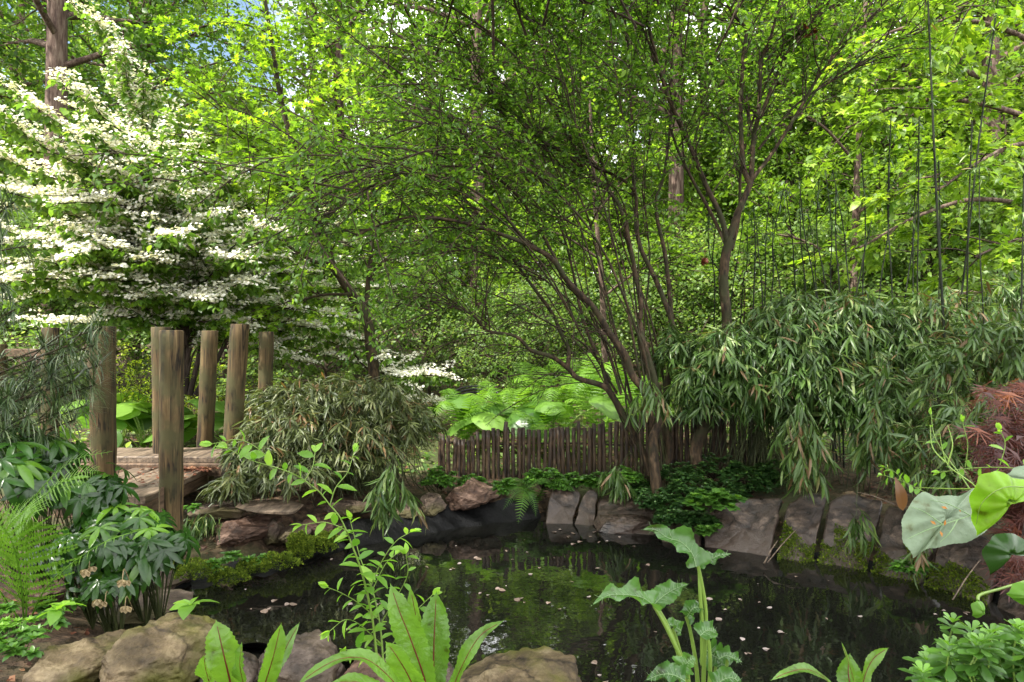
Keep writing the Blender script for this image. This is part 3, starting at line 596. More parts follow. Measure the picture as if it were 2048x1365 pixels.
def flower_row(ln, big):
    tube(wd, ln, np.linspace(.016, .004, len(ln)), sides=5)
    n = len(ln); Ls = np.linalg.norm(np.diff(ln, axis=0), axis=1).sum()
    def clusters(l2, t0, w_, dens):
        L2 = np.linalg.norm(np.diff(l2, axis=0), axis=1).sum(); k = max(3, int(L2 * dens))
        for t in np.linspace(t0, .995, k):
            q, d = at_line(l2, t); side = nrm(np.cross(d, A(0, 0, 1)))
            c = q + side * rng.normal(0, w_) + A(0, 0, .03 + abs(rng.normal(0, .022)))
            m_ = rng.integers(5, 8); a = np.arange(m_) * 6.283 / m_ + rng.random() * 6
            off = np.stack([np.cos(a) * .034, np.sin(a) * .034, rng.normal(.0, .008, m_)], 1)
            # lacecap: a ring of florets, some facing the side
            leaves(fl, FLW, c + off, np.stack([np.cos(a), np.sin(a), rng.normal(-.25, .35, m_)], 1), nrm(tiltup(m_, .6) + A(.0, -.55, 0)), rng.uniform(.026, .042, m_), 1.1, None)
            if rng.random() < .5:
                mm = 3; pos = q + rng.normal(0, .02, (mm, 3)) - A(0, 0, .02)
                dv = nrm(side * rng.choice([-1, 1], mm)[:, None] + rng.normal(0, .35, (mm, 3)) + A(0, 0, -.35)); leaves(lf, LF_OVAL2, pos, dv, tiltup(mm, .3), rng.uniform(.06, .095, mm), 1.25, None)
    clusters(ln, .30 if not big else .2, .045 if not big else .03, 24)
    for s in range(int(Ls * 8.5)):
        t = rng.uniform(.22, .95); q, d = at_line(ln, t); side = nrm(np.cross(d, A(0, 0, 1))) * rng.choice([-1, 1])
        Lb = (1 - t) * .85 + .18
        b = grow_branch(q, nrm(d * .9 + side * .8 + A(0, 0, rng.normal(.1, .25))), Lb * rng.uniform(.6, 1.1), 4, .05, .07); tube(wd, b, .006, .002, sides=3)
        clusters(b, .05, .03, 26)
for k, ln in enumerate(rows): flower_row(ln, k < 4)
wd.build('branches', M['bark_dark'], vb); lf.build('foliage', M['vib'], vb); fl.build('blossom', M['petal'], vb)

# big leaved trees of the right side
def spray_tree(name, label, cat, leaf_m, T, limbs, size, n1, L1, n2, L2, nl, bark='bark_red', up=.1, droop=-.35, lw=1, spread=.9, flat=.3):
    t = thing(name, label, cat, P(*limbs[0][0][0])); wd, lf = MB(), MB()
    for k, (pts, r0, r1) in enumerate(limbs):
        ln = line_px(pts, .01); mb = MB(); tube(mb, ln, r0, r1, sides=8, jit=.02); mb.build('trunk' if k == 0 else 'limb', M[bark], t)
        sprout(wd, lf, T, ln, .01, n1, L1, n2, L2, nl, size, t0=.25 if k else .3, up=up, droop=droop, lw=lw, spread=spread, flat=flat, rbias=.55)
    wd.build('twigs', M['twig'], t); lf.build('crown', leaf_m, t); return t
spray_tree('broadleaf_tree', 'big leaved tree whose bright layered branches hang down over the right side', 'tree', M['bigleaf'], [LF_PALM, LF_OVAL2],
  [([(2230, 900, 8.6), (2200, 600, 8.6), (2180, 300, 8.6), (2150, 0, 8.6), (2120, -200, 8.6)], .13, .06),
   ([(2190, 480, 8.6), (2090, 420, 8.2), (1960, 400, 7.8), (1840, 430, 7.5), (1720, 500, 7.3)], .04, .01),
   ([(2180, 330, 8.6), (2060, 240, 8.3), (1920, 200, 8.0), (1800, 210, 7.8), (1690, 260, 7.6)], .045, .01),
   ([(2160, 160, 8.6), (2050, 80, 8.3), (1930, 40, 8.0), (1800, 60, 7.8), (1700, 110, 7.6)], .04, .01),
   ([(2200, 640, 8.6), (2100, 590, 8.2), (2000, 580, 7.9), (1880, 600, 7.7), (1790, 640, 7.6)], .035, .01),
   ([(2180, 330, 8.6), (2120, 300, 7.9), (2040, 290, 7.2), (1960, 320, 6.7), (1880, 380, 6.3)], .035, .01),
   ([(2190, 500, 8.6), (2120, 480, 7.8), (2030, 480, 7.2), (1950, 520, 6.8)], .03, .01),
   ([(2150, 60, 8.6), (2100, 0, 7.9), (2020, -20, 7.2), (1940, 0, 6.7), (1850, 60, 6.4)], .035, .01)],
  .12, 15, .9, 6, .36, 8, up=.1, droop=-.5, flat=.3)
spray_tree('broadleaf_tree', 'pale leaved young tree behind the thin black canes', 'tree', M['canopy'], [LF_OVAL, LF_DW],
  [([(1700, 780, 10.5), (1710, 500, 10.5), (1720, 250, 10.5), (1730, 0, 10.5)], .07, .03),
   ([(1705, 560, 10.5), (1640, 500, 10.2), (1560, 470, 10.0), (1480, 480, 9.8)], .025, .008),
   ([(1710, 430, 10.5), (1800, 370, 10.2), (1880, 350, 10.0)], .025, .008),
   ([(1716, 330, 10.5), (1640, 250, 10.2), (1570, 220, 10.0), (1500, 230, 9.8)], .025, .008),
   ([(1722, 200, 10.5), (1790, 120, 10.2), (1860, 80, 10.0)], .025, .008),
   ([(1722, 150, 10.5), (1650, 80, 10.2), (1580, 40, 10.0)], .025, .008)],
  .09, 16, 1.1, 6, .45, 9, up=.2)
spray_tree('broadleaf_tree', 'low bright leaved sapling tree glowing behind the arching stems', 'tree', M['canopy'], [LF_OVAL, LF_DW],
  [([(1210, 800, 9.6), (1205, 600, 9.6), (1190, 400, 9.6), (1180, 200, 9.6)], .05, .02),
   ([(1205, 600, 9.6), (1280, 540, 9.3), (1350, 520, 9.1)], .02, .007),
   ([(1200, 520, 9.6), (1120, 470, 9.4), (1040, 460, 9.2)], .02, .007),
   ([(1190, 430, 9.6), (1260, 350, 9.3), (1330, 320, 9.1)], .02, .007),
   ([(1190, 330, 9.6), (1110, 270, 9.4), (1030, 250, 9.2)], .02, .007)],
  .085, 13, .95, 6, .42, 8, up=.2)
# ------------------------------------------------------------------ wooden posts and boardwalk
def post(px_t, py_t, px_b, Y, wpx, zb, label, notch=False):
    top = P(px_t, py_t, Y); r = wpx / F * Y / 2 * .95; base = P(px_b, 900, Y); base[2] = zb
    o = A(base[0], base[1], base[2]); mb = MB(); n = 14
    t = np.linspace(0, 1, n)[:, None]; pts = base * (1 - t) + top * t + rng.normal(0, .0015, (n, 3)) * A(1, 1, 0)
    rad = np.full(n, r) * np.concatenate([[1.03], np.ones(n - 1)]); 
    pts = np.vstack([pts, pts[-1] + (0, 0, .006)]); rad = np.append(rad, r * .93)
    tube(mb, pts, rad, sides=22, cap=True, jit=.006)
    ob = mb.build('wooden_post', M['post'], None, o)
    ob.rotation_euler[2] = 0
    return tag(ob, label, 'post', 'round wooden posts of the boardwalk')
post(343, 663, 342, 4.4, 47, .02, 'thick round wooden post nearest the pond, in front of the plank walk')
post(206, 655, 207, 4.65, 49, .25, 'stout round wooden post half hidden behind the needle branches beside the plank walk')
post(322, 656, 327, 5.75, 38, .3, 'round wooden post mostly hidden behind the thick front post')
post(420, 663, 408, 6.15, 33, .3, 'slim round wooden post leaning slightly right, at the far edge of the upper planks')
post(480, 650, 459, 5.5, 38, .3, 'tallest leaning post with dark cracks, next to the brown tipped bamboo')
post(533, 665, 529, 6.9, 30, .3, 'short looking round post rising straight out of the brown tipped bamboo')
post(101, 657, 101, 6.2, 33, .3, 'round post behind the needle tree beside the dark hand rail')
post(-4, 690, -4, 6.4, 34, .3, 'post cut by the left edge of the view behind the needle tree')
def box(mb, c, sx, sy, sz, yaw=0, m=0, jit=.002, bev=.006, pitch=0):
    hx, hy, hz = sx / 2, sy / 2, sz / 2; b = bev
    xs = [(-hx), (-hx + b), (hx - b), hx]; n = 7
    V = []; 
    # rounded box as a swept profile along x
    prof = [(-hy + b, -hz), (hy - b, -hz), (hy, -hz + b), (hy, hz - b), (hy - b, hz), (-hy + b, hz), (-hy, hz - b), (-hy, -hz + b)]
    st = np.linspace(-hx, hx, n)
    for x in st:
        for (y, z) in prof: V.append((x, y + rng.normal(0, jit * .5), z + rng.normal(0, jit)))
    k = 8; Q = []
    for i in range(n - 1):
        for j in range(k): Q.append((i * k + j, i * k + (j + 1) % k, (i + 1) * k + (j + 1) % k, (i + 1) * k + j))
    V = np.array(V); cap = [(0, k - 1 - j, k - 2 - j) for j in range(k - 2)] + [((n - 1) * k, (n - 1) * k + j, (n - 1) * k + j + 1) for j in range(1, k - 1)]
    if pitch:
        V = np.stack([V[:, 0] * math.cos(pitch), V[:, 1], V[:, 2] + V[:, 0] * math.sin(pitch)], 1)
    V = np.stack([V[:, 0] * math.cos(yaw) - V[:, 1] * math.sin(yaw), V[:, 0] * math.sin(yaw) + V[:, 1] * math.cos(yaw), V[:, 2]], 1) + np.asarray(c)
    mb.addf(V, [Q, cap], .5, m)
bw = thing('boardwalk', 'weathered plank boardwalk turning a corner between the wooden posts', 'boardwalk', (-2.7, 5.2, .3))
for i in range(2):
    mb = MB(); box(mb, (-3.25, 5.66 + i * .245, .535), 1.98, .235, .05); mb.build('plank', M['board'], bw, smooth=False)
for i in range(3):
    mb = MB(); box(mb, (-2.52 - i * .205, 5.02 - .02 * i, .455), 1.10 - .02 * i, .195, .05, yaw=math.radians(90 + 2)); mb.build('plank', M['board'], bw, smooth=False)
mb = MB(); box(mb, (-3.2, 5.52, .46), 1.8, .05, .10); mb.build('joist', M['board_side'], bw, smooth=False)
mb = MB(); box(mb, (-2.46, 5.0, .385), 1.0, .05, .09, yaw=math.radians(92)); mb.build('joist', M['board_side'], bw, smooth=False)
mb = MB(); box(mb, (-2.7, 4.52, .385), .60, .07, .10); mb.build('joist', M['board_side'], bw, smooth=False)
mb = MB(); box(mb, P(326, 1026, 4.32), .24, .075, .085, pitch=math.radians(89)); mb.build('bracket', M['board_side'], bw, smooth=False)
mb = MB(); box(mb, (-2.6, 5.9, .25), .5, .09, .09, pitch=math.radians(89)); mb.build('support', M['board_side'], bw, smooth=False)
mb = MB(); box(mb, (-2.62, 5.5, .22), .45, .09, .09, pitch=math.radians(89)); mb.build('support', M['board_side'], bw, smooth=False)
mb = MB(); n = 420; pos = np.stack([rng.uniform(-2.95, -2.36, n), rng.uniform(4.75, 5.5, n) ** 1.0, np.full(n, .487)], 1); pos[:300, 1] = rng.normal(5.42, .07, 300); pos[:300, 0] = rng.normal(-2.52, .12, 300)
pos = pos[(pos[:, 1] < 5.5) & (pos[:, 0] < -2.36) & (pos[:, 0] > -2.95)]
leaves(mb, LF_D, pos, rdir(len(pos), .1), tiltup(len(pos), .3), rng.uniform(.02, .05, len(pos)))
tag(mb.build('leaf_litter', M['mulch']), 'small heap of dry leaves lying in the corner of the plank walk', 'leaf litter', kind='stuff')
mb = MB(); box(mb, P(45, 706, 6.4), .62, .05, .075); tag(mb.build('hand_rail', M['board_side'], None, P(45, 706, 6.4), smooth=False), 'dark horizontal wooden rail between two posts at the far left', 'rail')

# ------------------------------------------------------------------ bamboo stake fence
fe = thing('stake_fence', 'low dark fence of upright bamboo stakes behind the pond', 'fence', P(1180, 960, 6.5))
prot = []
for k in range(6):
    mb = MB(); n = 9; t = np.linspace(0, 1, n); h = 1.0
    pts = np.stack([rng.normal(0, .002, n), rng.normal(0, .002, n), t * h], 1); rad = np.full(n, .0205) * (1 + .1 * (np.arange(n) % 3 == 1))
    tube(mb, pts, rad, sides=9, cap=True, jit=.01); prot.append(mb.mesh('stake', [M['stake']]))
fx = [(878, 870, 6.55), (930, 884, 6.55), (960, 868, 6.5), (1010, 860, 6.45), (1060, 865, 6.5), (1110, 861, 6.5), (1160, 860, 6.5), (1200, 853, 6.45), (1245, 847, 6.4), (1320, 838, 6.4), (1400, 835, 6.45), (1480, 838, 6.5), (1530, 842, 6.6)]
ftop = line_px(fx)
xs = np.arange(ftop[0, 0], ftop[-1, 0], .0478)
for i, x in enumerate(xs):
    y = np.interp(x, ftop[:, 0], ftop[:, 1]) + rng.normal(0, .006); z = np.interp(x, ftop[:, 0], ftop[:, 2]) + rng.normal(0, .007) + .02
    if i in (13, 28): z += .05
    s = bpy.data.objects.new('stake', prot[i % 6]); COL.objects.link(s); s.parent = fe
    zb = .06; s.location = (x - fe.location.x, y - fe.location.y, zb - fe.location.z); wd_ = rng.uniform(.82, 1.12)
    s.scale = (wd_, wd_, z - zb); s.rotation_euler = (rng.normal(0, .01), rng.normal(0, .018), rng.random() * 6)
mb = MB(); 
for dz in (.16, .46):
    ln = ftop.copy(); ln[:, 1] += .035; ln[:, 2] = .06 + dz; tube(mb, ln, .010, sides=6)
mb.build('wire_rail', M['twig'], fe)

# ------------------------------------------------------------------ stones
def disp(V, amp, f, seed, strata=0.0):
    out = np.empty(len(V))
    for i, v in enumerate(V):
        q = Vector((v[0] * f + seed, v[1] * f, v[2] * f * 1.3)); a = mnoise.noise(q) + .5 * mnoise.noise(q * 2.3) + .28 * mnoise.noise(q * 5.1)
        if strata: a += strata * math.sin(v[2] * 55 + 3 * mnoise.noise(q * .7))
        out[i] = a * amp
    return out
def rock(px0, px1, py0, py1, Y, dep, mat, label, name='rock', boxy=3.2, amp=.10, rot=0, tiltz=0, seed=None, group=None, res=32):
    Ym = Y + dep * .45; a = P(px0, py1, Ym); b = P(px1, py0, Ym); a[2] = P(px0, py1, Y)[2]; a[1] = b[1] = Y; c = (a + b) / 2; c[1] += dep / 2; hx, hz, hy = (b[0] - a[0]) / 2, (b[2] - a[2]) / 2, dep / 2
    seed = rng.uniform(0, 90) if seed is None else seed
    V = []; Q = []; n = res
    for ax in range(3):
        for sg in (-1, 1):
            b0 = len(V)
            for i in range(n + 1):
                for j in range(n + 1):
                    u, v = math.tan((i / n * 2 - 1) * math.pi / 4), math.tan((j / n * 2 - 1) * math.pi / 4); p = [0, 0, 0]; p[ax] = sg; p[(ax + 1) % 3] = u; p[(ax + 2) % 3] = v * sg; V.append(p)
            for i in range(n):
                for j in range(n):
                    Q.append((b0 + i * (n + 1) + j, b0 + (i + 1) * (n + 1) + j, b0 + (i + 1) * (n + 1) + j + 1, b0 + i * (n + 1) + j + 1))
    V = np.array(V, float); L_ = (np.abs(V) ** boxy).sum(1) ** (1 / boxy); D = V / L_[:, None]
    # a few flat planes knock the corners off
    rs = random.Random(int(seed * 1000))
    W = D.copy()
    for _ in range(17):
        nn = nrm(A(rs.gauss(0, 1), rs.gauss(0, 1), rs.gauss(0, .9))); lim = rs.uniform(.66, 1.0); q = W @ nn; k = q > lim
        W[k] -= np.outer(q[k] - lim, nn)
    W = W * (hx, hy, hz)
    W = W + nrm(D) * disp(W, .6 * amp * min(hx, hz * 1.5, hy), 2.2 / max(.08, min(hx, hz) * 1.6), seed, .10)[:, None] * 1.4
    W = W + nrm(D) * np.abs(disp(W, .05 * min(hx, hz * 1.5), 9 / max(.1, min(hx, hz) * 1.6), seed + 5))[:, None] * -1
    cr, sr = math.cos(rot), math.sin(rot); W = np.stack([W[:, 0] * cr - W[:, 1] * sr, W[:, 0] * sr + W[:, 1] * cr, W[:, 2]], 1)
    if tiltz: ct, s_ = math.cos(tiltz), math.sin(tiltz); W = np.stack([W[:, 0] * ct - W[:, 2] * s_, W[:, 1], W[:, 0] * s_ + W[:, 2] * ct], 1)
    mb = MB(); mb.add(W + c, Q)
    o = mb.build(name, mat, None, A(c[0], c[1], c[2] - hz))
    return tag(o, label, 'rock', group)
R_ = rock
R_(415, 552, 1032, 1110, 4.62, .4, M['rock_red'], 'large squared rusty rock under the flat ledge stone by the plank walk', boxy=5, amp=.13)
R_(368, 500, 1011, 1046, 4.72, .42, M['rock'], 'flat grey brown ledge stone lying left on top of the squared rusty rock', boxy=5, amp=.16)
R_(474, 602, 1007, 1030, 4.66, .40, M['board'], 'thin flat stone slab with an upturned right end on the ledge', boxy=6, amp=.12, tiltz=-.05)
R_(522, 566, 1030, 1108, 4.75, .25, M['rock'], 'upright mossy stone wedged right of the squared rusty rock', boxy=3.5, amp=.15)
R_(556, 622, 1048, 1092, 4.7, .3, M['rock'], 'dark stone with a sloping top above the moss tuft', boxy=3.5, amp=.15)
R_(362, 426, 1090, 1132, 4.55, .3, M['rock_red'], 'small brown stone at the foot of the front post', boxy=4, amp=.15)
R_(278, 348, 1146, 1216, 3.95, .28, M['rock'], 'pointed upright stone beside the dark leaved clump', boxy=2.6, amp=.2, tiltz=-.3)
R_(316, 380, 1146, 1190, 4.05, .28, M['rock_grey'], 'grey boulder with a blunt right end just above the water', boxy=3.2, amp=.15)
R_(184, 378, 1206, 1268, 3.3, .5, M['rock'], 'long low ragged stone behind the big mossy boulder', boxy=3.2, amp=.16, res=38)
R_(72, 290, 1275, 1470, 2.3, .45, M['rock_moss'], 'rounded brown boulder at the lower left corner', boxy=2.8, amp=.10, res=40)
R_(205, 425, 1264, 1480, 2.25, .5, M['rock_moss'], 'big wet mossy boulder in the left foreground', boxy=3, amp=.12, res=46)
R_(478, 684, 1284, 1470, 2.4, .42, M['rock_grey'], 'dark violet grey boulder behind the left red veined leaves', boxy=3, amp=.13, res=40)
R_(395, 500, 1325, 1470, 2.3, .3, M['rock_grey'], 'wet low stone between the mossy boulder and the red veined leaves', boxy=3, amp=.13)
R_(672, 815, 1316, 1470, 2.4, .35, M['rock_red'], 'flat rusty stone behind the tall red veined leaves', boxy=3.5, amp=.13)
R_(912, 1162, 1326, 1480, 2.35, .42, M['rock_moss'], 'yellowish grey boulder at the bottom middle by the water', boxy=3.4, amp=.16, res=32)
R_(800, 925, 1340, 1470, 2.4, .3, M['rock_grey'], 'low grey stone between the yellowish boulder and the tall leaves', boxy=3.2, amp=.13)
R_(886, 1002, 964, 1024, 5.5, .42, M['rock_red'], 'tan angular boulder with a flat top resting on the black liner', boxy=4.2, amp=.15, tiltz=.1, res=46)
R_(834, 892, 990, 1040, 5.42, .3, M['rock'], 'squat tan stone left of the angular boulder', boxy=3.8, amp=.13)
R_(640, 760, 1004, 1042, 5.1, .35, M['rock'], 'long low dark brown stone under the left bamboo', boxy=3.8, amp=.15)
R_(608, 672, 1034, 1082, 4.85, .3, M['rock_red'], 'dark stone with a cut face right of the moss', boxy=3.6, amp=.15)
R_(640, 700, 1050, 1100, 4.95, .3, M['rock'], 'small dark stone at the waterline below the left bamboo', boxy=3.6, amp=.13)
R_(762, 842, 1008, 1046, 5.3, .3, M['rock'], 'dark flat stone in the shade of the drooping bamboo tuft', boxy=3.8, amp=.13)
R_(1190, 1330, 1030, 1078, 5.3, .35, M['slab'], 'low dark ledge stone at the waterline under the pale slab', boxy=4, amp=.12)
R_(70, 135, 1180, 1240, 3.3, .3, M['rock_red'], 'dark reddish stone behind the fern bases', boxy=3, amp=.15)

def slab(pts, label, thick=.05, mat='slab', amp=.02, group=None, name='stone_slab'):
    O = [P(*p) for p in pts]; ring = []; lowz = min(o[2] for o in O)
    for o in O:
        if o[2] < lowz + .05: o[2] -= .06; o[1] -= .05
    n0 = len(O)
    for i in range(n0):
        a, b = O[i], O[(i + 1) % n0]; m_ = max(4, int(np.linalg.norm(b - a) / .035))
        for t in range(m_): ring.append(a * (1 - t / m_) + b * t / m_ + rng.normal(0, .005, 3))
    ring = np.array(ring)
    for _ in range(1): ring = (np.roll(ring, 1, 0) + 2 * ring + np.roll(ring, -1, 0)) / 4      # soft corners
    c = ring.mean(0); n = np.zeros(3)
    for i in range(len(ring)): n += np.cross(ring[i] - c, ring[(i + 1) % len(ring)] - c)
    n = nrm(n); 
    if n @ (A(0, 0, HC) - c) < 0: n = -n
    V = [c]; lv = [.12, .24, .36, .48, .6, .7, .8, .9, .97, 1.0]; K = len(ring); sd_ = rng.uniform(0, 99)
    for s in lv: V.append(c + (ring - c) * s)
    V = np.vstack([V[0][None]] + V[1:]); base = V.copy()
    h = disp(base, amp * .45, 7, sd_)[:, None] ; V = V + n * h
    last = 1 + (len(lv) - 1) * K
    V[last:last + K] -= n * .012
    V = np.vstack([V, V[last:last + K] - n * thick * .5 + (ring - c) * .01, V[last:last + K] - n * thick, (c - n * thick)[None]])
    tri = [(0, 1 + (j + 1) % K, 1 + j) for j in range(K)]; Q = []
    for i in range(len(lv) + 1):
        for j in range(K): a, b = 1 + i * K + j, 1 + i * K + (j + 1) % K; Q.append((a, b, b + K, a + K))
    e = len(V) - 1; l0 = 1 + (len(lv) + 1) * K; tri += [(e, l0 + j, l0 + (j + 1) % K) for j in range(K)]
    mb = MB(); mb.addf(V, [Q, tri]); return tag(mb.build(name, M[mat], None, A(c[0], c[1], c[2])), label, 'stone slab', group), (c, n, ring)
slab([(1089, 1042, 5.62), (1098, 1000, 5.75), (1108, 966, 5.9), (1142, 965, 5.92), (1163, 987, 5.85), (1152, 1020, 5.72), (1143, 1046, 5.6)], 'wet pointed violet slab leaning upright at the back of the pond')
slab([(1146, 1046, 5.58), (1156, 1018, 5.7), (1166, 990, 5.8), (1180, 976, 5.88), (1196, 983, 5.85), (1190, 1025, 5.68), (1182, 1066, 5.45)], 'narrow upright slab beside the wet pointed slab')
slab([(1192, 1030, 5.5), (1196, 996, 5.85), (1212, 988, 5.95), (1275, 986, 5.9), (1320, 998, 5.75), (1306, 1054, 5.3), (1250, 1046, 5.4)], 'broad pale brown slab below the bent bamboo spray', amp=.03, thick=.1)
slab([(1318, 1090, 5.05), (1326, 1050, 5.25), (1400, 1020, 5.3), (1400, 1092, 4.98)], 'dark slab half hidden below the dark leafed ground plants')
RS = [slab([(1404, 1098, 4.95), (1412, 1015, 5.2), (1480, 998, 5.25), (1566, 992, 5.2), (1553, 1040, 5.0), (1529, 1118, 4.72), (1465, 1106, 4.85)], 'wide dark slab sloping into the water below the bushy plants', amp=.03),
 slab([(1545, 1122, 4.68), (1573, 1010, 5.1), (1610, 985, 5.15), (1655, 985, 5.12), (1640, 1050, 4.9), (1611, 1136, 4.6), (1580, 1130, 4.62)], 'brown slab with green moss along its lower half', amp=.03),
 slab([(1622, 1138, 4.58), (1660, 1000, 5.0), (1700, 985, 5.05), (1765, 1000, 4.9), (1745, 1080, 4.65), (1722, 1156, 4.4), (1670, 1146, 4.5)], 'slab under the low hanging bamboo tuft, moss at its foot', amp=.03),
 slab([(1730, 1158, 4.38), (1772, 1010, 4.85), (1850, 1020, 4.7), (1880, 1060, 4.5), (1850, 1130, 4.3), (1822, 1178, 4.2)], 'reddish slab left of the broad pale leaf', amp=.03),
 slab([(1832, 1180, 4.18), (1880, 1080, 4.4), (1950, 1060, 4.3), (2010, 1100, 4.15), (1985, 1160, 4.0), (1960, 1208, 3.88), (1890, 1192, 4.05)], 'slab below the broad pale leaf sloping into the pond', amp=.03),
 slab([(1975, 1212, 3.85), (2010, 1130, 4.05), (2100, 1120, 4.0), (2140, 1200, 3.7), (2090, 1320, 3.3), (2030, 1262, 3.5)], 'dark slab at the right edge under the red lacy foliage', amp=.03)]

# black liner showing along the edge
def sub_edge(i0, i1, off_in=.06, zin=-.12, zout=.13, wob=.02, label='', name='pond_liner'):
    idx = [(i % len(POND)) for i in range(i0, i1 + 1)]; ln = smooth_line(np.c_[POND[idx], np.zeros(len(idx))], 14)[:, :2]
    T = nrm(np.gradient(ln, axis=0)); nn = np.stack([T[:, 1], -T[:, 0]], 1)
    if sdf(*(ln[len(ln)//2] + nn[len(ln)//2] * .1).reshape(2, 1))[0] < 0: nn = -nn
    V = []; ks = 12
    for i in range(len(ln)):
        fold = .03 * mnoise.noise(Vector((i * .13, 0, 1))) + .02 * mnoise.noise(Vector((i * .35, 3, 1)))
        for k in range(ks):
            t = k / (ks - 1); off = -off_in + (off_in + .16) * t + fold * math.sin(t * 3.1); z = zin + (zout - zin) * (t ** .7) + .012 * math.sin(i * .7 + k * .6)
            V.append((*(ln[i] + nn[i] * off), z))
    Q = [(i * ks + k, i * ks + k + 1, (i + 1) * ks + k + 1, (i + 1) * ks + k) for i in range(len(ln) - 1) for k in range(ks - 1)]
    mb = MB(); mb.add(V, Q); o = mb.build(name, M['liner'], None, A(ln[0][0], ln[0][1], 0)); return tag(o, label, 'pond liner')
sub_edge(26, 30, label='folded black rubber liner draped under the tan boulders at the back bank', zout=.15)
sub_edge(5, 15, label='black pond liner strip showing between the sloping slabs on the right bank', zout=.03, zin=-.2)
sub_edge(16, 26, label='black liner edge under the foreground and left hand stones', zout=.06)

# moss
def moss(name, label, spots, n=2200, sz=.014):
    mb = MB(); 
    for (px, py, Y, rx, ry, rz) in spots:
        c = P(px, py, Y); d = nrm(rng.normal(0, 1, (n, 3))); d[:, 2] = np.abs(d[:, 2]); f = 1 + .18 * np.sin(d[:, :1] * 9 + c[0] * 30) + .12 * np.sin(d[:, 1:2] * 14)
        pos = c + d * A(rx, ry, rz) * f
        leaves(mb, LF_D, pos, nrm(d + rng.normal(0, .5, (n, 3)) + A(0, 0, .4)), rdir(n), rng.uniform(sz * .6, sz * 1.4, n), 1, None)
    return tag(mb.build(name, M['mossm']), label, 'moss', kind='stuff')
moss('moss', 'low yellow green moss cushions along the waterline of the left bank', [(400, 1148, 4.15, .14, .1, .045), (460, 1160, 4.2, .10, .1, .05), (505, 1140, 4.35, .10, .08, .05), (555, 1130, 4.4, .12, .1, .06), (380, 1135, 4.3, .2, .1, .03), (600, 1112, 4.6, .08, .08, .07)], 1700)
moss('moss', 'bright moss tuft on the dark stone at the left waterline', [(598, 1090, 4.62, .07, .07, .07), (640, 1098, 4.72, .10, .09, .07), (655, 1082, 4.8, .08, .07, .05)], 1900)
mb = MB()
for c, n_, ring in (RS[1][1], RS[2][1], RS[3][1], RS[4][1]):
    k = 5200; a = rng.integers(0, len(ring), k); t = rng.random(k)[:, None] ** .5; pos = c + (ring[a] - c) * t; lim = c[2] - .02 + .05 * np.sin(pos[:, 0] * 17) + .03 * np.sin(pos[:, 0] * 41 + 2); pos = pos[pos[:, 2] < lim]
    m_ = len(pos); pos = pos + n_ * (rng.uniform(0.004, .022, m_) + .012 * np.sin(pos[:, 0] * 60) * np.cos(pos[:, 2] * 70))[:, None]; leaves(mb, LF_D, pos, nrm(n_ + rng.normal(0, .6, (m_, 3))), rdir(m_), rng.uniform(.010, .02, m_))
tag(mb.build('moss', M['mossm']), 'green moss carpet over the lower ends of the right hand slabs', 'moss', kind='stuff')

# ------------------------------------------------------------------ bamboo
def bam_tuft(leaf, wood, c, d, n, L, spread=.9, droop=.6, w=1.0, rb=.5):
    d = nrm(d); tw = grow_branch(c - d * L * .9, d, L * 1.2, 5, -.25, .08); tube(wood, tw, .0022, .001, sides=3)
    t = rng.random(n) ** .6 * 4.9; ii = np.minimum(t.astype(int), 4); ff = (t - ii)[:, None]; pos = tw[ii] * (1 - ff) + tw[ii + 1] * ff
    dv = nrm(nrm(tw[-1] - tw[0]) * .8 + rng.normal(0, spread * .62, (n, 3)) * A(1, 1, .6) + A(0, 0, -droop * .6))
    leaves_mix(leaf, LF_BAM, pos, dv, tiltup(n, .5), L * rng.uniform(.65, 1.15, n), w, np.clip(rng.normal(rb, .2, n), 0, 1))
def bamboo(name, label, base, mounds, ntuft, nleaf, L, ncul, mat, cul_r=.004, droop=.7, dead=.05, rb=.5):
    t = thing(name, label, 'bamboo', base); lf, wd, cu = MB(), MB(), MB(); base = np.asarray(base)
    wsum = sum(m_[3] * m_[5] for m_ in mounds)
    for (px, py, Y, rx, ry, rz) in mounds:
        c = P(px, py, Y); k = max(4, int(ntuft * rx * rz / wsum))
        for q in range(k):
            d = nrm(A(rng.normal(0, 1), rng.normal(-.45, .9), rng.normal(.15, .8))); rr = rng.random() ** .28
            p = c + d * A(rx, ry, rz) * rr
            dirv = nrm(A(d[0] * .9, d[1] * .9, .15 - droop * (1.1 - .7 * max(d[2], 0))) + rng.normal(0, .3, 3))
            r_ = min(.93, rng.normal(rb, .12)) if rng.random() > dead else .97
            bam_tuft(lf, wd, p, dirv, int(nleaf * rng.uniform(.5, 1.3)), L * rng.uniform(.6, 1.3), droop=droop * rng.uniform(.5, 1.4), spread=rng.uniform(.6, 1.3), rb=r_)
    for q in range(ncul):
        px, py, Y, rx, ry, rz = mounds[rng.integers(0, len(mounds))]; c = P(px, py, Y)
        d = rng.normal(0, .5, 3); tgt = c + d * A(rx, ry, rz); b0 = base + A(rng.normal(0, .28), rng.normal(0, .2), 0)
        mid = (b0 + tgt) / 2 + A(0, 0, .25) - (tgt - b0) * A(.2, .2, 0); tube(cu, smooth_line([b0, mid, tgt], 7), cul_r, cul_r * .4, sides=5)
    cu.build('culms', M['culm'], t); wd.build('twigs', M['culm'], t); lf.build('leaves', mat, t); return t
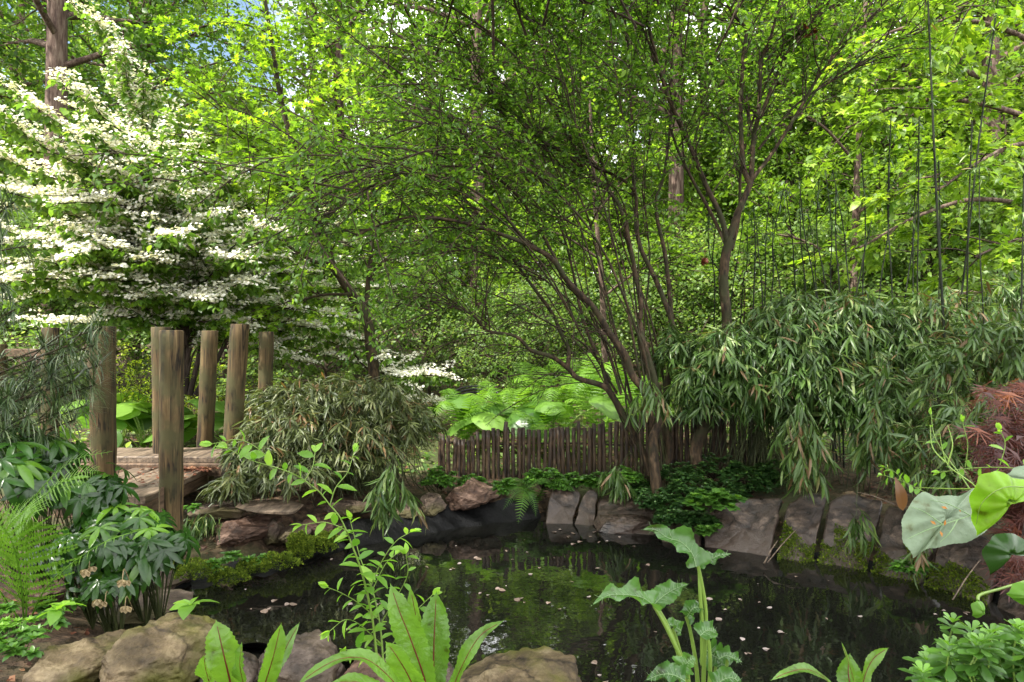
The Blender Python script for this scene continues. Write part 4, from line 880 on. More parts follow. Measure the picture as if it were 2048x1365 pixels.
bamboo('bamboo_clump', 'large dark green bamboo mound on the right bank with drooping leaf fans', (2.35, 6.2, .15),
  [(1450, 715, 6.0, .34, .45, .28), (1400, 780, 5.9, .32, .3, .24), (1570, 680, 6.1, .50, .55, .34), (1620, 760, 5.8, .6, .45, .4), (1690, 670, 6.0, .5, .55, .36), (1500, 780, 5.9, .36, .4, .26), (1790, 700, 5.9, .40, .5, .3), (1770, 800, 5.4, .35, .4, .26), (1350, 700, 6.2, .2, .25, .2), (1620, 620, 6.3, .42, .4, .16), (1740, 640, 6.3, .35, .4, .14), (1700, 830, 5.6, .25, .3, .16)],
  1750, 12, .155, 170, M['bam'], droop=.5, dead=.025)
bamboo('bamboo_clump', 'pale green bamboo sprays leaning over the red foliage on the right', (3.4, 5.6, .25),
  [(1960, 700, 4.9, .45, .4, .22), (2050, 690, 4.8, .4, .4, .25), (1890, 790, 4.9, .3, .35, .25), (1860, 880, 4.5, .22, .3, .25), (1860, 640, 6.0, .5, .5, .28), (2000, 620, 6.2, .6, .5, .3), (1960, 880, 4.3, .3, .3, .3), (1900, 950, 4.2, .2, .2, .15)],
  620, 12, .14, 60, M['bam'], droop=.35, rb=.62, dead=.02)
bamboo('bamboo_clump', 'brown tipped bamboo clump between the posts and the stake fence', (-1.35, 6.0, .2),
  [(640, 800, 5.9, .55, .45, .22), (740, 800, 5.9, .5, .45, .2), (590, 860, 5.5, .40, .35, .28), (700, 880, 5.6, .5, .4, .3), (800, 850, 5.9, .35, .4, .25), (520, 910, 5.2, .25, .3, .2), (480, 960, 5.0, .2, .25, .13), (580, 950, 5.1, .3, .3, .12), (550, 820, 6.0, .3, .3, .2)],
  1350, 12, .115, 260, M['bam_old'], droop=.4, dead=.06, rb=.5)
def hang_tuft(px, py, Y, r, n, label, base, mat='bam', L=.18):
    t = thing('bamboo_spray', label, 'bamboo', base); lf, wd, cu = MB(), MB(), MB(); c = P(px, py, Y)
    for q in range(n):
        d = nrm(A(rng.normal(0, 1), rng.normal(-.4, .7), rng.normal(-.2, .7))); p = c + d * r * rng.random() ** .4 * A(1, .8, 1)
        bam_tuft(lf, wd, p, nrm(A(d[0] * .8, d[1] * .6, -.9)), 10, L * rng.uniform(.8, 1.1), spread=.75, droop=.9, rb=.6 if rng.random() > .08 else .97)
    b0 = np.asarray(base, float)
    for q in range(4): tube(cu, smooth_line([b0 + rng.normal(0, .03, 3), (b0 + c) / 2 + A(0, 0, .3), c + A(0, 0, r * .6)], 6), .003, .0015, sides=4)
    cu.build('culms', M['culm'], t); wd.build('twigs', M['culm'], t); lf.build('leaves', M[mat], t)
hang_tuft(1600, 900, 5.0, .23, 30, 'hanging bamboo tuft like a green skirt above the wide dark slab', (2.6, 5.9, .2))
hang_tuft(1765, 890, 4.7, .21, 26, 'hanging bamboo tuft in front of the mound, left of the young red sprig', (2.9, 5.6, .2))
hang_tuft(1712, 1050, 4.5, .09, 8, 'small bamboo tuft dangling low over the mossy slabs', (2.7, 5.3, .2), L=.14)
hang_tuft(790, 985, 5.0, .19, 26, 'pale striped bamboo tuft drooping over the black liner', (-1.2, 5.9, .2), 'bam', .17)
hang_tuft(1235, 960, 5.6, .13, 12, 'bent bamboo spray lying low over the pale slab', (1.2, 6.1, .1), L=.15)
hang_tuft(1290, 800, 5.6, .18, 10, 'thin bamboo leaves hanging around the stems of the arching tree', (1.4, 6.1, .1), L=.17)
hang_tuft(1845, 1100, 4.1, .09, 8, 'low bamboo tuft at the waterline below the pale broad leaf', (3.0, 4.9, .2), L=.12)
# thin black canes
cane_px = [(1883, 0, 1892, 700, 6.6, 4.2), (1940, -10, 1925, 560, 7.2, 3.0), (1800, 230, 1785, 600, 7.4, 2.4), (1700, 380, 1678, 600, 7.6, 2.6), (1745, 300, 1730, 610, 7.8, 2.2), (1905, 260, 1930, 650, 7.0, 2.8), (1960, 330, 1972, 660, 6.8, 2.4), (2034, 330, 2036, 700, 6.4, 3.0), (1790, 250, 1838, 640, 7.2, 2.4), (1635, 360, 1650, 600, 7.8, 2.2), (1600, 400, 1612, 590, 8.0, 2.2), (1660, 330, 1664, 590, 8.2, 2.0), (1500, 410, 1503, 590, 7.8, 2.4), (1535, 400, 1528, 590, 8.0, 2.0), (1560, 380, 1590, 590, 8.1, 2.0), (1425, 440, 1428, 600, 7.8, 2.2), (1470, 390, 1462, 590, 8.0, 1.8), (1720, 440, 1708, 590, 7.6, 2.4), (1850, 300, 1830, 620, 7.5, 2.0), (1640, 420, 1636, 600, 8.0, 1.8), (1515, 430, 1520, 590, 7.6, 2.0), (1548, 350, 1545, 590, 7.9, 2.0), (1575, 430, 1562, 590, 7.7, 2.0), (1622, 350, 1630, 590, 7.9, 2.2), (1690, 330, 1700, 590, 7.6, 2.2), (1768, 330, 1760, 600, 7.5, 2.4), (1815, 360, 1808, 610, 7.5, 2.2), (1868, 330, 1876, 640, 7.2, 2.2), (1490, 450, 1485, 590, 7.9, 1.8), (1445, 420, 1450, 590, 8.0, 1.8)]
for (x0, y0, x1, y1, Y, wp) in cane_px:
    Y *= .84
    a, b = P(x0, y0, Y), P(x1, y1, Y); a = a + A(rng.normal(0, .07), rng.normal(0, .1), 0); d = (b - a) / (a[2] - b[2]); zb = .1; q = b + d * (b[2] - zb)
    pts = smooth_line([q, b + rng.normal(0, .01, 3), (a + b) / 2 + rng.normal(0, .022, 3), a], 6); mb = MB(); r = wp * 1.4 / F * Y / 2; tube(mb, pts, r, r * .6, sides=6)
    t = thing('bamboo_cane', 'thin upright black cane growing behind the bamboo mound' if wp < 2.9 else ('tallest and thickest black cane at the right' if wp > 4 else 'thin black cane at the right in front of the broad leaves'), 'bamboo cane', (q[0], q[1], zb), 'thin black bamboo canes')
    mb.build('cane', M['culm_black'], t)
    lf = MB(); 
    for k in range(4): 
        p, _ = at_line(pts, rng.uniform(.75, 1)); bam_tuft(lf, lf, p, A(rng.normal(0, .7), rng.normal(0, .7), -.2), 5, .10)
    lf.build('leaves', M['bam'], t)
# ------------------------------------------------------------------ ferns
def pinna_T(nt=12):
    V = []; Fc = []
    for s in (1, -1):
        for i in range(nt):
            x0, x1 = i / nt, (i + 1) / nt; w = .078 * (1 - x0) ** .6 + .008; b = len(V)
            V += [[x0, 0, 0], [x1, 0, 0], [x1 + .0, s * w * .6, .008], [x0 + .045, s * w, .008]]; Fc.append([b, b + 1, b + 2, b + 3] if s > 0 else [b, b + 3, b + 2, b + 1])
    V = np.array(V, float); V[:, 2] -= .18 * V[:, 0] ** 2
    return V, np.array(Fc)
PIN = pinna_T(14); PIN_S = pinna_T(6); PIN_S[0][:, 1] *= 1.35
def frond(lf, st, ln, wmax, np_=34, T=PIN, r=.5, base=.12, tipw=.0, face=None, stemr=.004):
    tube(st, ln, stemr, .0008, sides=5)
    for k in range(np_):
        t = base + (1 - base) * k / np_; q, d = at_line(ln, t)
        u = (t - base) / (1 - base); w = wmax * (math.sin(math.pi * min(1, u * .82 + .16)) ** .8) * (1 - u * .25)
        f = face if face is not None else A(0, 0, 1)
        side = nrm(np.cross(d, f)); up = nrm(np.cross(side, d)); L_ = max(w, .008)
        for s in (-1, 1):
            dv = nrm(side * s + d * (.22 + .35 * u) + rng.normal(0, .05, 3) + up * -.08)
            leaves(lf, T, q[None], dv[None], up[None], L_ * rng.uniform(.93, 1.05), .95, [np.clip(r + rng.normal(0, .08), 0, 1)])
def fern(label, base, fronds, mat='fern', wmax=.13, np_=34, T=PIN, name='fern', group=None, stemr=.004):
    t = thing(name, label, 'fern', base, group)
    for ln, face, sc_ in fronds:
        lf = MB(); frond(lf, lf, ln, wmax * sc_, np_, T, rng.uniform(.35, .85), face=face, stemr=stemr); lf.build('frond', M[mat], t)
    return t
def rand_fern(x, y, label, R=.6, n=9, mat='fern', wmax=.13, group=None, h=.45, np_=26, T=PIN_S, z=None):
    b = A(x, y, G(x, y) if z is None else z); fr = []
    for k in range(n):
        a = k * 6.283 / n + rng.normal(0, .25); hh = h * rng.uniform(.7, 1.2); rr = R * rng.uniform(.7, 1.1)
        fr.append((smooth_line([b, b + A(math.cos(a) * rr * .3, math.sin(a) * rr * .3, hh * .75), b + A(math.cos(a) * rr * .75, math.sin(a) * rr * .75, hh), b + A(math.cos(a) * rr * 1.1, math.sin(a) * rr * 1.1, hh * .75)], 6), None, rng.uniform(.8, 1.1)))
    return fern(label, b, fr, mat, wmax, np_, T, group=group)
for k, (px, Y, s) in enumerate([(930, 7.4, .8), (1010, 7.7, .9), (1075, 7.2, .75), (1130, 8.2, 1.1), (1200, 7.5, 1.0), (1265, 7.9, 1.1), (1330, 7.4, .9), (1400, 7.7, .9), (1160, 9.2, 1.1), (1060, 9.0, 1.0), (1480, 7.3, .8)]):
    rand_fern((px - CX) / F * Y, Y, 'light green fern spreading just beyond the stake fence', .62 * s, 9, 'fern', .17 * s, 'ferns beyond the stake fence', .78 * s, 24)
fb = P(55, 1235, 2.9)
L3 = lambda pts: smooth_line([P(*p) for p in pts], 8)
fern('upright light green fern with broad ladder-like fronds at the lower left edge', P(52, 1240, 2.9), [
    (L3([(52, 1240, 2.9), (54, 1180, 2.88), (52, 1110, 2.85), (58, 1060, 2.83), (66, 1040, 2.82)]), A(.1, -1, .35), 1.25),
    (L3([(48, 1240, 2.9), (40, 1150, 2.75), (20, 1075, 2.65), (-20, 1030, 2.6)]), A(.2, -.9, .6), 1.1),
    (L3([(60, 1240, 2.9), (90, 1180, 2.8), (140, 1130, 2.72), (215, 1082, 2.68), (300, 1056, 2.66)]), A(-.1, -.25, 1), .42),
    (L3([(40, 1240, 2.95), (-20, 1160, 2.8), (-90, 1120, 2.7)]), A(0, -.6, 1), 1.0)], wmax=.17, np_=17, stemr=.004)
fern('long slanting fern fronds reaching right in front of the stout post', P(20, 1110, 3.1), [
    (L3([(10, 1130, 3.1), (50, 1030, 3.05), (90, 970, 3.0), (150, 920, 2.98), (225, 903, 2.96)]), A(-.35, -.6, .7), .72),
    (L3([(15, 1130, 3.1), (70, 1020, 3.0), (110, 975, 2.95), (165, 945, 2.93), (200, 942, 2.9)]), A(-.3, -.7, .6), .65),
    (L3([(0, 1120, 3.1), (-40, 1040, 3.0), (-90, 1010, 2.95)]), A(0, -.7, .7), 1.0),
    (L3([(-5, 1110, 2.85), (20, 1050, 2.8), (50, 1025, 2.75), (70, 1030, 2.7)]), A(0, -.7, .7), 1.0)], wmax=.13, np_=24)
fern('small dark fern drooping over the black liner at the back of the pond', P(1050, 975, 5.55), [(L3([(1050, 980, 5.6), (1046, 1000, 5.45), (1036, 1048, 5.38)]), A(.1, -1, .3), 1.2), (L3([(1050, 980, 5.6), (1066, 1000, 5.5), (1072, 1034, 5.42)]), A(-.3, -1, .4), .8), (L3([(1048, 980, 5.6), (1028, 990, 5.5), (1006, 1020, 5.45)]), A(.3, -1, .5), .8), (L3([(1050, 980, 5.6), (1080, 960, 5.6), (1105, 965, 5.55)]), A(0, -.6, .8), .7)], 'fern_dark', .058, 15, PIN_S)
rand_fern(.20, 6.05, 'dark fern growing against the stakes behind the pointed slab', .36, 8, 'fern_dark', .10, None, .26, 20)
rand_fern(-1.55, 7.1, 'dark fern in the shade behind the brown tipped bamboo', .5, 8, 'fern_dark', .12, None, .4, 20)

# ------------------------------------------------------------------ big round leaved plants beyond the boardwalk
def round_plant(x, y, label, spots, mat='hosta', size=.24):
    b = A(x, y, G(x, y)); t = thing('round_leaf_plant', label, 'plant', b, 'big round leaved plants beyond the boardwalk'); st = MB()
    for (dx, dy, h, s) in spots:
        p = b + A(dx, dy, h); ln = smooth_line([b, b + A(dx * .4, dy * .4, h * .7), p], 6); tube(st, ln, .008, .006, sides=6)
        V = [[0, 0, 0]]; K = 28; rings = 5
        for i in range(1, rings + 1):
            for j in range(K):
                a = j * 6.283 / K; rr = i / rings * s * (1 + .05 * math.sin(a * 5 + dx * 9) - .35 * math.exp(-((a - 3.14) / .28) ** 2)); V.append([rr * math.cos(a), rr * math.sin(a), -.35 * rr * rr / s + .05 * s * math.sin(a * 4 + dx * 20) * i / rings])
        Fc = [(1 + i * K + j, 1 + (i + 1) * K + j, 1 + (i + 1) * K + (j + 1) % K, 1 + i * K + (j + 1) % K) for i in range(rings - 1) for j in range(K)]; tri = [(0, 1 + j, 1 + (j + 1) % K) for j in range(K)]
        n_ = nrm(A(dx * .9, dy * .9, .9) + rng.normal(0, .2, 3)); u = nrm(np.cross(n_, A(0, 1, .1))); v = np.cross(n_, u); V = np.array(V); V = p + V[:, :1] * u + V[:, 1:2] * v + V[:, 2:] * n_
        mb = MB(); mb.addf(V, [tri, Fc], rng.random()); mb.build('leaf', M[mat], t)
    st.build('stalks', M['stem_green'], t)
for x, y, lab in ((-.25, 7.6, 'broad leaved plant among the ferns just beyond the low part of the stake fence'), (.45, 7.3, 'broad leaved plant in front of the taller ferns beyond the fence'), (-3.75, 7.0, 'big round leaved plant seen between the stout post and the thick front post'), (-3.0, 7.3, 'big round leaved plant seen right of the thick front post'), (-4.9, 6.6, 'big round leaved plant behind the lower needle branches'), (-4.35, 7.6, 'big round leaved plant behind the stout post'), (-2.4, 7.5, 'big round leaved plant behind the tallest leaning post')):
    round_plant(x, y, lab, [(rng.normal(0, .32), rng.normal(0, .25), rng.uniform(.28, .62), rng.uniform(.17, .26)) for _ in range(8)])
lb = thing('lime_bush', 'feathery lime green bush behind the upper planks between the posts', 'bush', (-4.15, 8.3, .3)); wd, lf = MB(), MB()
for k in range(30):
    b = grow_branch(A(-4.15 + rng.normal(0, .25), 8.3 + rng.normal(0, .2), .2), nrm(A(rng.normal(0, .4), rng.normal(0, .4), 1)), rng.uniform(.7, 1.35), 6, -.1, .07); tube(wd, b, .005, .002, sides=3)
    sprout(wd, lf, [LF_OVAL], b, .003, 7, .3, 3, .14, 11, .035, t0=.2, up=.2, droop=-.2, rbias=.6)
wd.build('stems', M['twig'], lb); lf.build('foliage', M['limebush'], lb)

for px, py, Y in ((15, 1290, 2.6), (90, 1262, 2.75), (-30, 1230, 2.7), (45, 1320, 2.4), (120, 1235, 2.9)):
    pass
# ------------------------------------------------------------------ needle tree at the left edge
nd = thing('needle_tree', 'soft needle tree with spiky whorls reaching in from the left edge', 'tree', (-3.6, 3.6, .2)); lf, wd = MB(), MB()
def whorl(p, d, n=40, L_=.125):
    d = nrm(d); v = rdir(n); v = nrm(v - (v @ d)[:, None] * d); out = nrm(v * rng.uniform(.55, 1.25, n)[:, None] + d * rng.uniform(.35, 1.1, n)[:, None] + A(0, 0, -.18))
    up = nrm(np.cross(np.cross(out, A(0, 0, 1)), out)); pos = p - d * rng.uniform(0, .05, n)[:, None]
    leaves_mix(lf, LF_NEEDLE, pos, out, up, L_ * rng.uniform(.75, 1.15, n), 1.0, None)
tips = [(28, 405, 2.9), (205, 655, 3.5), (190, 690, 3.5), (140, 690, 3.4), (30, 620, 3.2), (85, 780, 3.4), (150, 760, 3.5), (190, 770, 3.6), (200, 730, 3.6), (120, 825, 3.4), (60, 830, 3.3), (20, 790, 3.2), (90, 860, 3.4), (150, 840, 3.5), (10, 860, 3.2), (-10, 560, 3.1), (5, 480, 3.0), (70, 745, 3.5), (130, 790, 3.7), (165, 720, 3.7), (-15, 420, 2.95), (60, 880, 3.5), (0, 830, 3.4), (110, 700, 3.8), (175, 810, 3.8), (45, 780, 3.6), (-30, 520, 3.2)]
trunk = [A(-3.6, 3.6, .1), A(-3.58, 3.6, 1.0), A(-3.5, 3.6, 1.9), A(-3.4, 3.55, 2.7)]; tr = smooth_line(trunk, 6); tube(wd, tr, .045, .02, sides=8)
for px, py, Y in tips:
    p = P(px, py, Y); q, _ = at_line(tr, min(.98, max(.1, (p[2] - .45) / 2.7))); mid = (p + q) / 2 + A(0, 0, -.06); ln = smooth_line([q, mid, p], 8); tube(wd, ln, .008, .004, sides=5); dd = nrm(ln[-1] - ln[-3]) * .7 + A(.1, -.1, .35)
    whorl(p, dd); whorl(p - nrm(dd) * .06, dd, 18)
    for s in (.90, .78, .64):
        c, d2 = at_line(ln, s); 
        if rng.random() < .85: b = grow_branch(c, nrm(d2 + rng.normal(0, .6, 3) + A(0, 0, .15)), rng.uniform(.08, .18), 3, .2, .1); tube(wd, b, .004, .003, sides=4); whorl(b[-1], b[-1] - b[-2], 36)
wd.build('branches', M['bark'], nd); lf.build('needles', M['needle'], nd)

# ------------------------------------------------------------------ hellebores, ground plants
LANCE = T_blade([.02, .08, .125, .115, .06, 0], [0, .2, .45, .68, .88, 1], .28, .30)
LANCE2 = T_blade([.02, .08, .12, .105, .055, 0], [0, .2, .45, .68, .88, 1], .28, .75)
def hellebore(px, py, Y, n, label, R=.2, size=.13, mat='helleb'):
    c = P(px, py, Y); base = A(c[0], c[1] + .1, max(.05, G(c[0], c[1] + .1))); t = thing('hellebore', label, 'plant', base, 'dark glossy leaved clumps at the left'); lf, st = MB(), MB()
    for k in range(n):
        d = nrm(A(rng.normal(0, 1), rng.normal(-.3, .8), rng.uniform(-.1, 1))); p = c + d * A(R, R * .8, R * .75) * rng.uniform(.5, 1); tube(st, smooth_line([base, (base + p) / 2 + A(0, 0, .05), p], 4), .003, .002, sides=4)
        m_ = rng.integers(6, 9); ax = nrm(d + A(0, -.15, .55)); u = nrm(np.cross(ax, A(0, 1, 0))); v = np.cross(ax, u); o = nrm(A(d[0], d[1], -.2)); a0 = math.atan2(o @ v, o @ u); a = a0 + np.linspace(-2.0, 2.0, m_)
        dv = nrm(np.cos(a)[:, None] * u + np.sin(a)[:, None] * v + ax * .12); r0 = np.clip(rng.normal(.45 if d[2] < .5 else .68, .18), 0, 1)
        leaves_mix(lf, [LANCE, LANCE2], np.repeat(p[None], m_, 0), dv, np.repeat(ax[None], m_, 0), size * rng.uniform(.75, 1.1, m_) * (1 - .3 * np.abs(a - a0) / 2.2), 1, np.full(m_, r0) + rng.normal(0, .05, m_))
    st.build('stalks', M['culm'], t); lf.build('leaves', M[mat], t); return t
hellebore(60, 915, 3.5, 34, 'dark glossy leaved clump at the left edge below the needle branches', .26, .14)
hellebore(150, 985, 3.35, 40, 'dark glossy leaved clump under the slanting fern frond', .26, .14)
hellebore(240, 1062, 3.35, 44, 'dark glossy leaved clump left of the thick front post', .24, .135)
hellebore(195, 1095, 3.15, 30, 'dark glossy leaved clump between the upright fern and the faded blooms', .2, .13)
hellebore(300, 1085, 3.3, 26, 'dark glossy leaved clump right against the foot of the thick front post', .18, .13)
hellebore(270, 1110, 3.3, 26, 'dark glossy leaved clump hanging towards the pointed stone', .22, .15)
hellebore(160, 1110, 3.2, 26, 'dark glossy leaved clump behind the upright fern', .2, .15)
hellebore(20, 960, 3.2, 20, 'dark glossy leaved clump cut by the left edge', .25, .17)
hellebore(215, 1165, 3.15, 20, 'low dark leaved clump with faded blooms above the long ragged stone', .17, .12)
for k, (px, py, Y) in enumerate([(178, 1135, 3.0), (245, 1160, 2.98), (210, 1205, 2.98), (250, 1215, 3.0)]):
    c = P(px, py, Y); mb = MB()
    for q in range(3):
        m_ = 5; a = np.arange(m_) * 1.2566 + q; dv = np.stack([np.cos(a), np.sin(a) * .6 - .2, np.full(m_, -.55)], 1); leaves(mb, LF_OVAL2, np.repeat((c + rng.normal(0, .012, 3))[None], m_, 0), dv, np.stack([np.cos(a) * .8, np.sin(a), np.full(m_, .8)], 1), .030, 1.8, None)
    tube(mb, smooth_line([c, c + A(-.02, .05, .03), c + A(-.03, .12, -.06)], 3), .002, sides=4)
    tag(mb.build('faded_flower', M['flower_old'], None, c), 'faded tan bloom nodding among the dark glossy leaves', 'flower', 'faded blooms under the dark glossy leaves')
def rosettes(mb, st, c, R, n, size, T=LF_OVAL, m_=7, hz=.6, top=.15):
    for k in range(n):
        d = nrm(A(rng.normal(0, 1), rng.normal(-.2, 1), rng.uniform(0, 1.1))); p = c + d * np.asarray(R) * rng.uniform(.55, 1); a = np.arange(m_) * 6.283 / m_ + rng.random() * 6
        if st is not None: tube(st, np.array([c + A(0, 0, -R[2] * .5) + d * .02, (c + p) / 2, p]), .0022, .0015, sides=3)
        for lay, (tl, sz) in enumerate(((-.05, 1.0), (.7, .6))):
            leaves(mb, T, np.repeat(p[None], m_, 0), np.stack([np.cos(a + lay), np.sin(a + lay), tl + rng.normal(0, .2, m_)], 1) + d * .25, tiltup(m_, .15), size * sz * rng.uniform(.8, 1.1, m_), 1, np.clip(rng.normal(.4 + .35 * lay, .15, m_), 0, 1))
def ground_plant(px, py, Y, R, n, size, mat, label, T=LF_OVAL, group=None, name='ground_plant'):
    c = P(px, py, Y); t = thing(name, label, 'plant', A(c[0], c[1], max(0.02, c[2] - R[2])), group); lf, st = MB(), MB(); rosettes(lf, st, c, R, n, size, T, m_=3 if size > .085 else 7); st.build('stems', M['twig'], t); lf.build('leaves', M[mat], t); return t
GP = 'leafy ground plants in front of the stake fence'
gl = 'dark leafy ground plant in front of the stake fence'
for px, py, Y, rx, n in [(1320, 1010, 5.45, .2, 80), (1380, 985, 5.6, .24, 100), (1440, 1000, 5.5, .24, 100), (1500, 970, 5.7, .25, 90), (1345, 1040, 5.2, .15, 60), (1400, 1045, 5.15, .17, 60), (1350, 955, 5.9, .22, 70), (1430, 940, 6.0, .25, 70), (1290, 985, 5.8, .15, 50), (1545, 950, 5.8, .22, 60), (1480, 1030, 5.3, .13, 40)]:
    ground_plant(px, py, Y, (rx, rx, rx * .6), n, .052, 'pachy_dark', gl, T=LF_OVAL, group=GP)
for px, py, Y, rx, n in [(1090, 965, 6.0, .18, 50), (1150, 968, 6.0, .14, 40), (1205, 968, 6.0, .14, 40), (1120, 975, 5.9, .10, 30), (940, 975, 6.0, .15, 40), (1010, 975, 6.0, .12, 26), (880, 965, 5.9, .18, 40), (1250, 960, 5.9, .16, 40)]:
    ground_plant(px, py, Y, (rx, rx, rx * .7), n, .06, 'pachy', 'fresh green low plant at the foot of the stakes above the stones', group='fresh green plants at the foot of the stakes')
ground_plant(1430, 1010, 5.05, (.2, .12, .13), 26, .07, 'fern_dark', 'light green round leaved weed growing over the dark ground plants', T=LF_ROUND)
ground_plant(1420, 1065, 4.95, (.1, .06, .06), 12, .05, 'fern_dark', 'trailing round leaved weed hanging down to the wide dark slab', T=LF_ROUND)
ground_plant(1820, 1140, 4.1, (.12, .08, .06), 26, .05, 'pachy', 'small shiny plant at the waterline below the broad pale leaf')
ground_plant(1000, 985, 5.5, (.05, .05, .09), 8, .06, 'pachy', 'single upright seedling right of the tan angular boulder')
for px, py, Y in ((468, 1120, 4.3), (515, 1120, 4.4), (380, 1020, 4.7), (425, 1135, 4.2)):
    ground_plant(px, py, Y, (.06, .05, .05), 5, .055, 'pachy', 'tiny fresh seedling on the mossy left bank', group='tiny seedlings on the left bank', name='seedling')
for px, py, Y in ((15, 1275, 2.6), (90, 1252, 2.75), (-25, 1225, 2.7), (45, 1300, 2.45), (118, 1215, 3.0)):
    ground_plant(px, py, Y, (.08, .07, .05), 9, .05, 'pachy', 'small leafy seedling on the mulch beneath the ferns', group='seedlings beneath the ferns', name='seedling')
# grassy tuft under ledge
mb = MB(); n = 140; c = P(400, 1065, 4.7); pos = c + rng.normal(0, 1, (n, 3)) * A(.06, .05, .03) + A(0, 0, .08); leaves_mix(mb, LF_BAM, pos, nrm(A(-.2, -.3, -.9) + rng.normal(0, .35, (n, 3))), tiltup(n), rng.uniform(.08, .16, n), .6)
tag(mb.build('grass_tuft', M['bam'], None, c), 'grassy tuft hanging under the flat ledge stone', 'grass tuft')

# ------------------------------------------------------------------ red lace leaf maple on the right
rm = thing('red_lace_maple', 'weeping dark red lace leaved maple at the right edge', 'tree', (3.6, 4.4, .2)); lf, wd = MB(), MB()
tk = smooth_line([A(3.6, 4.4, .1), A(3.55, 4.4, .5), A(3.5, 4.3, .95)], 5); tube(wd, tk, .04, .025, sides=8)
for k in range(36):
    py = 770 + 400 * rng.random() ** 1.2; lim = 1995 - (py - 740) * .6 if py < 880 else 1915 + (py - 880) * .30
    px = rng.uniform(lim, 2110); Y = rng.uniform(3.35, 4.5); p = P(px, py, Y); q = tk[-1] + rng.normal(0, .1, 3)
    ln = smooth_line([q, (p + q) / 2 + A(0, 0, .05), p], 5); tube(wd, ln, .004, .0015, sides=4)
    for s in range(9):
        c, d = at_line(ln, rng.uniform(.55, 1)); n = 4; up_ = tiltup(n, .5); leaves(lf, LF_LACE, c + rng.normal(0, .04, (n, 3)), nrm(A(-.65, -.2, -.55) + rng.normal(0, .35, (n, 3))), up_, rng.uniform(.09, .15, n), 1, np.clip(rng.normal(.35 + .5 * (py < 860) * rng.random(), .2, n), 0, 1))
wd.build('branches', M['bark_dark'], rm); lf.build('foliage', M['redmaple'], rm)
# ------------------------------------------------------------------ foreground plants
def surf_leaf(mb, mid, wl, wr, curl=0.0, wave=0.0, nface=None, nv=7, r=.5, m=0, serr=0.0, fold=.12):
    """blade along the world line mid with half widths wl, wr (functions of t); nface = which way the blade looks"""
    n = len(mid); T = nrm(np.gradient(mid, axis=0)); f = nrm(nface) if nface is not None else A(0, -1, .3)
    S = nrm(np.cross(T, f)); U = np.cross(S, T); V = []
    ph = rng.random() * 6
    for i in range(n):
        t = i / (n - 1)
        for j in range(-nv, nv + 1):
            u = j / nv; w = (wr(t) if u > 0 else wl(t)) * (1 + (serr * (1 if i % 2 else -1) if abs(j) == nv else 0))
            off = u * w; zz = fold * abs(off) + curl * off * off / max(w, 1e-4) + wave * w * (abs(u) ** 2) * math.sin(t * 17 + ph + (2 if u > 0 else 0)) + .02 * w * math.sin(t * 60) * (1 - abs(abs(u) - .5))
            V.append(mid[i] + S[i] * off + U[i] * zz)
    k = 2 * nv + 1; Q = [(i * k + j, i * k + j + 1, (i + 1) * k + j + 1, (i + 1) * k + j) for i in range(n - 1) for j in range(k - 1)]
    mb.add(V, Q, r, m); return S, U
def dense(pts, n=30):
    ln = smooth_line(pts, 10); s = np.concatenate([[0], np.cumsum(np.linalg.norm(np.diff(ln, axis=0), axis=1))]); q = np.linspace(0, s[-1], n); return np.stack([np.interp(q, s, ln[:, i]) for i in range(3)], 1)
def prof(w, p0=.12, peak=.6, e=.8): return lambda t: w * (p0 + (1 - p0) * math.sin(math.pi * min(1, max(0, t)) ** (math.log(.5) / math.log(peak))) ** e) * (1 if t < .97 else .5) * (min(1, (1 - t) / .12 + .02) ** .6)
# red veined dock plants
def dock(label, base, lv):
    t = thing('red_veined_dock', label, 'plant', P(*base))
    for pts, w, face in lv:
        mid = dense([P(*p) for p in pts], 46); mb = MB(); S, U = surf_leaf(mb, mid, prof(w), prof(w), curl=.1, wave=.24, nface=face, r=rng.uniform(.1, .9), serr=.05)
        leaf = mb.build('leaf', M['dock'], t)
        vb_ = MB(); tube(vb_, mid[:-3] + U[:-3] * -.0005 + nrm(A(0, -1, .3)) * .001, .0028 * w / .035, .0007, sides=6)
        for q in range(10):
            i = 5 + q * 3; 
            for s in (-1, 1):
                e = mid[min(i + 4, 45)] + S[i] * s * w * .62 * prof(1)(i / 46) + U[i] * .12 * w * .6; tube(vb_, np.array([mid[i], (mid[i] * .5 + e * .5) + U[i] * .0005, e]) + nrm(A(0, -1, .3)) * .0008, .00035, .0002, sides=4, m=1)
        v = vb_.build('midrib', [M['dock_vein'], M['stem_green']], leaf, origin=t.location)
dock('clump of broad green leaves with dark red midribs at the bottom left of the middle', (500, 1420, 1.75), [
  ([(470, 1420, 1.75), (462, 1370, 1.74), (448, 1310, 1.72), (432, 1240, 1.74)], .044, A(.1, -1, .5)),
  ([(500, 1430, 1.72), (488, 1370, 1.7), (480, 1330, 1.69), (484, 1284, 1.7)], .030, A(-.8, -.8, .2)),
  ([(512, 1430, 1.76), (530, 1370, 1.76), (548, 1310, 1.75), (563, 1245, 1.76)], .026, A(.6, -1, .2)),
  ([(520, 1430, 1.8), (545, 1360, 1.82), (570, 1300, 1.84), (600, 1244, 1.88)], .022, A(-.3, -.8, .6)),
  ([(450, 1430, 1.7), (425, 1380, 1.66), (412, 1340, 1.62), (408, 1310, 1.6)], .03, A(-.4, -1, .3))])
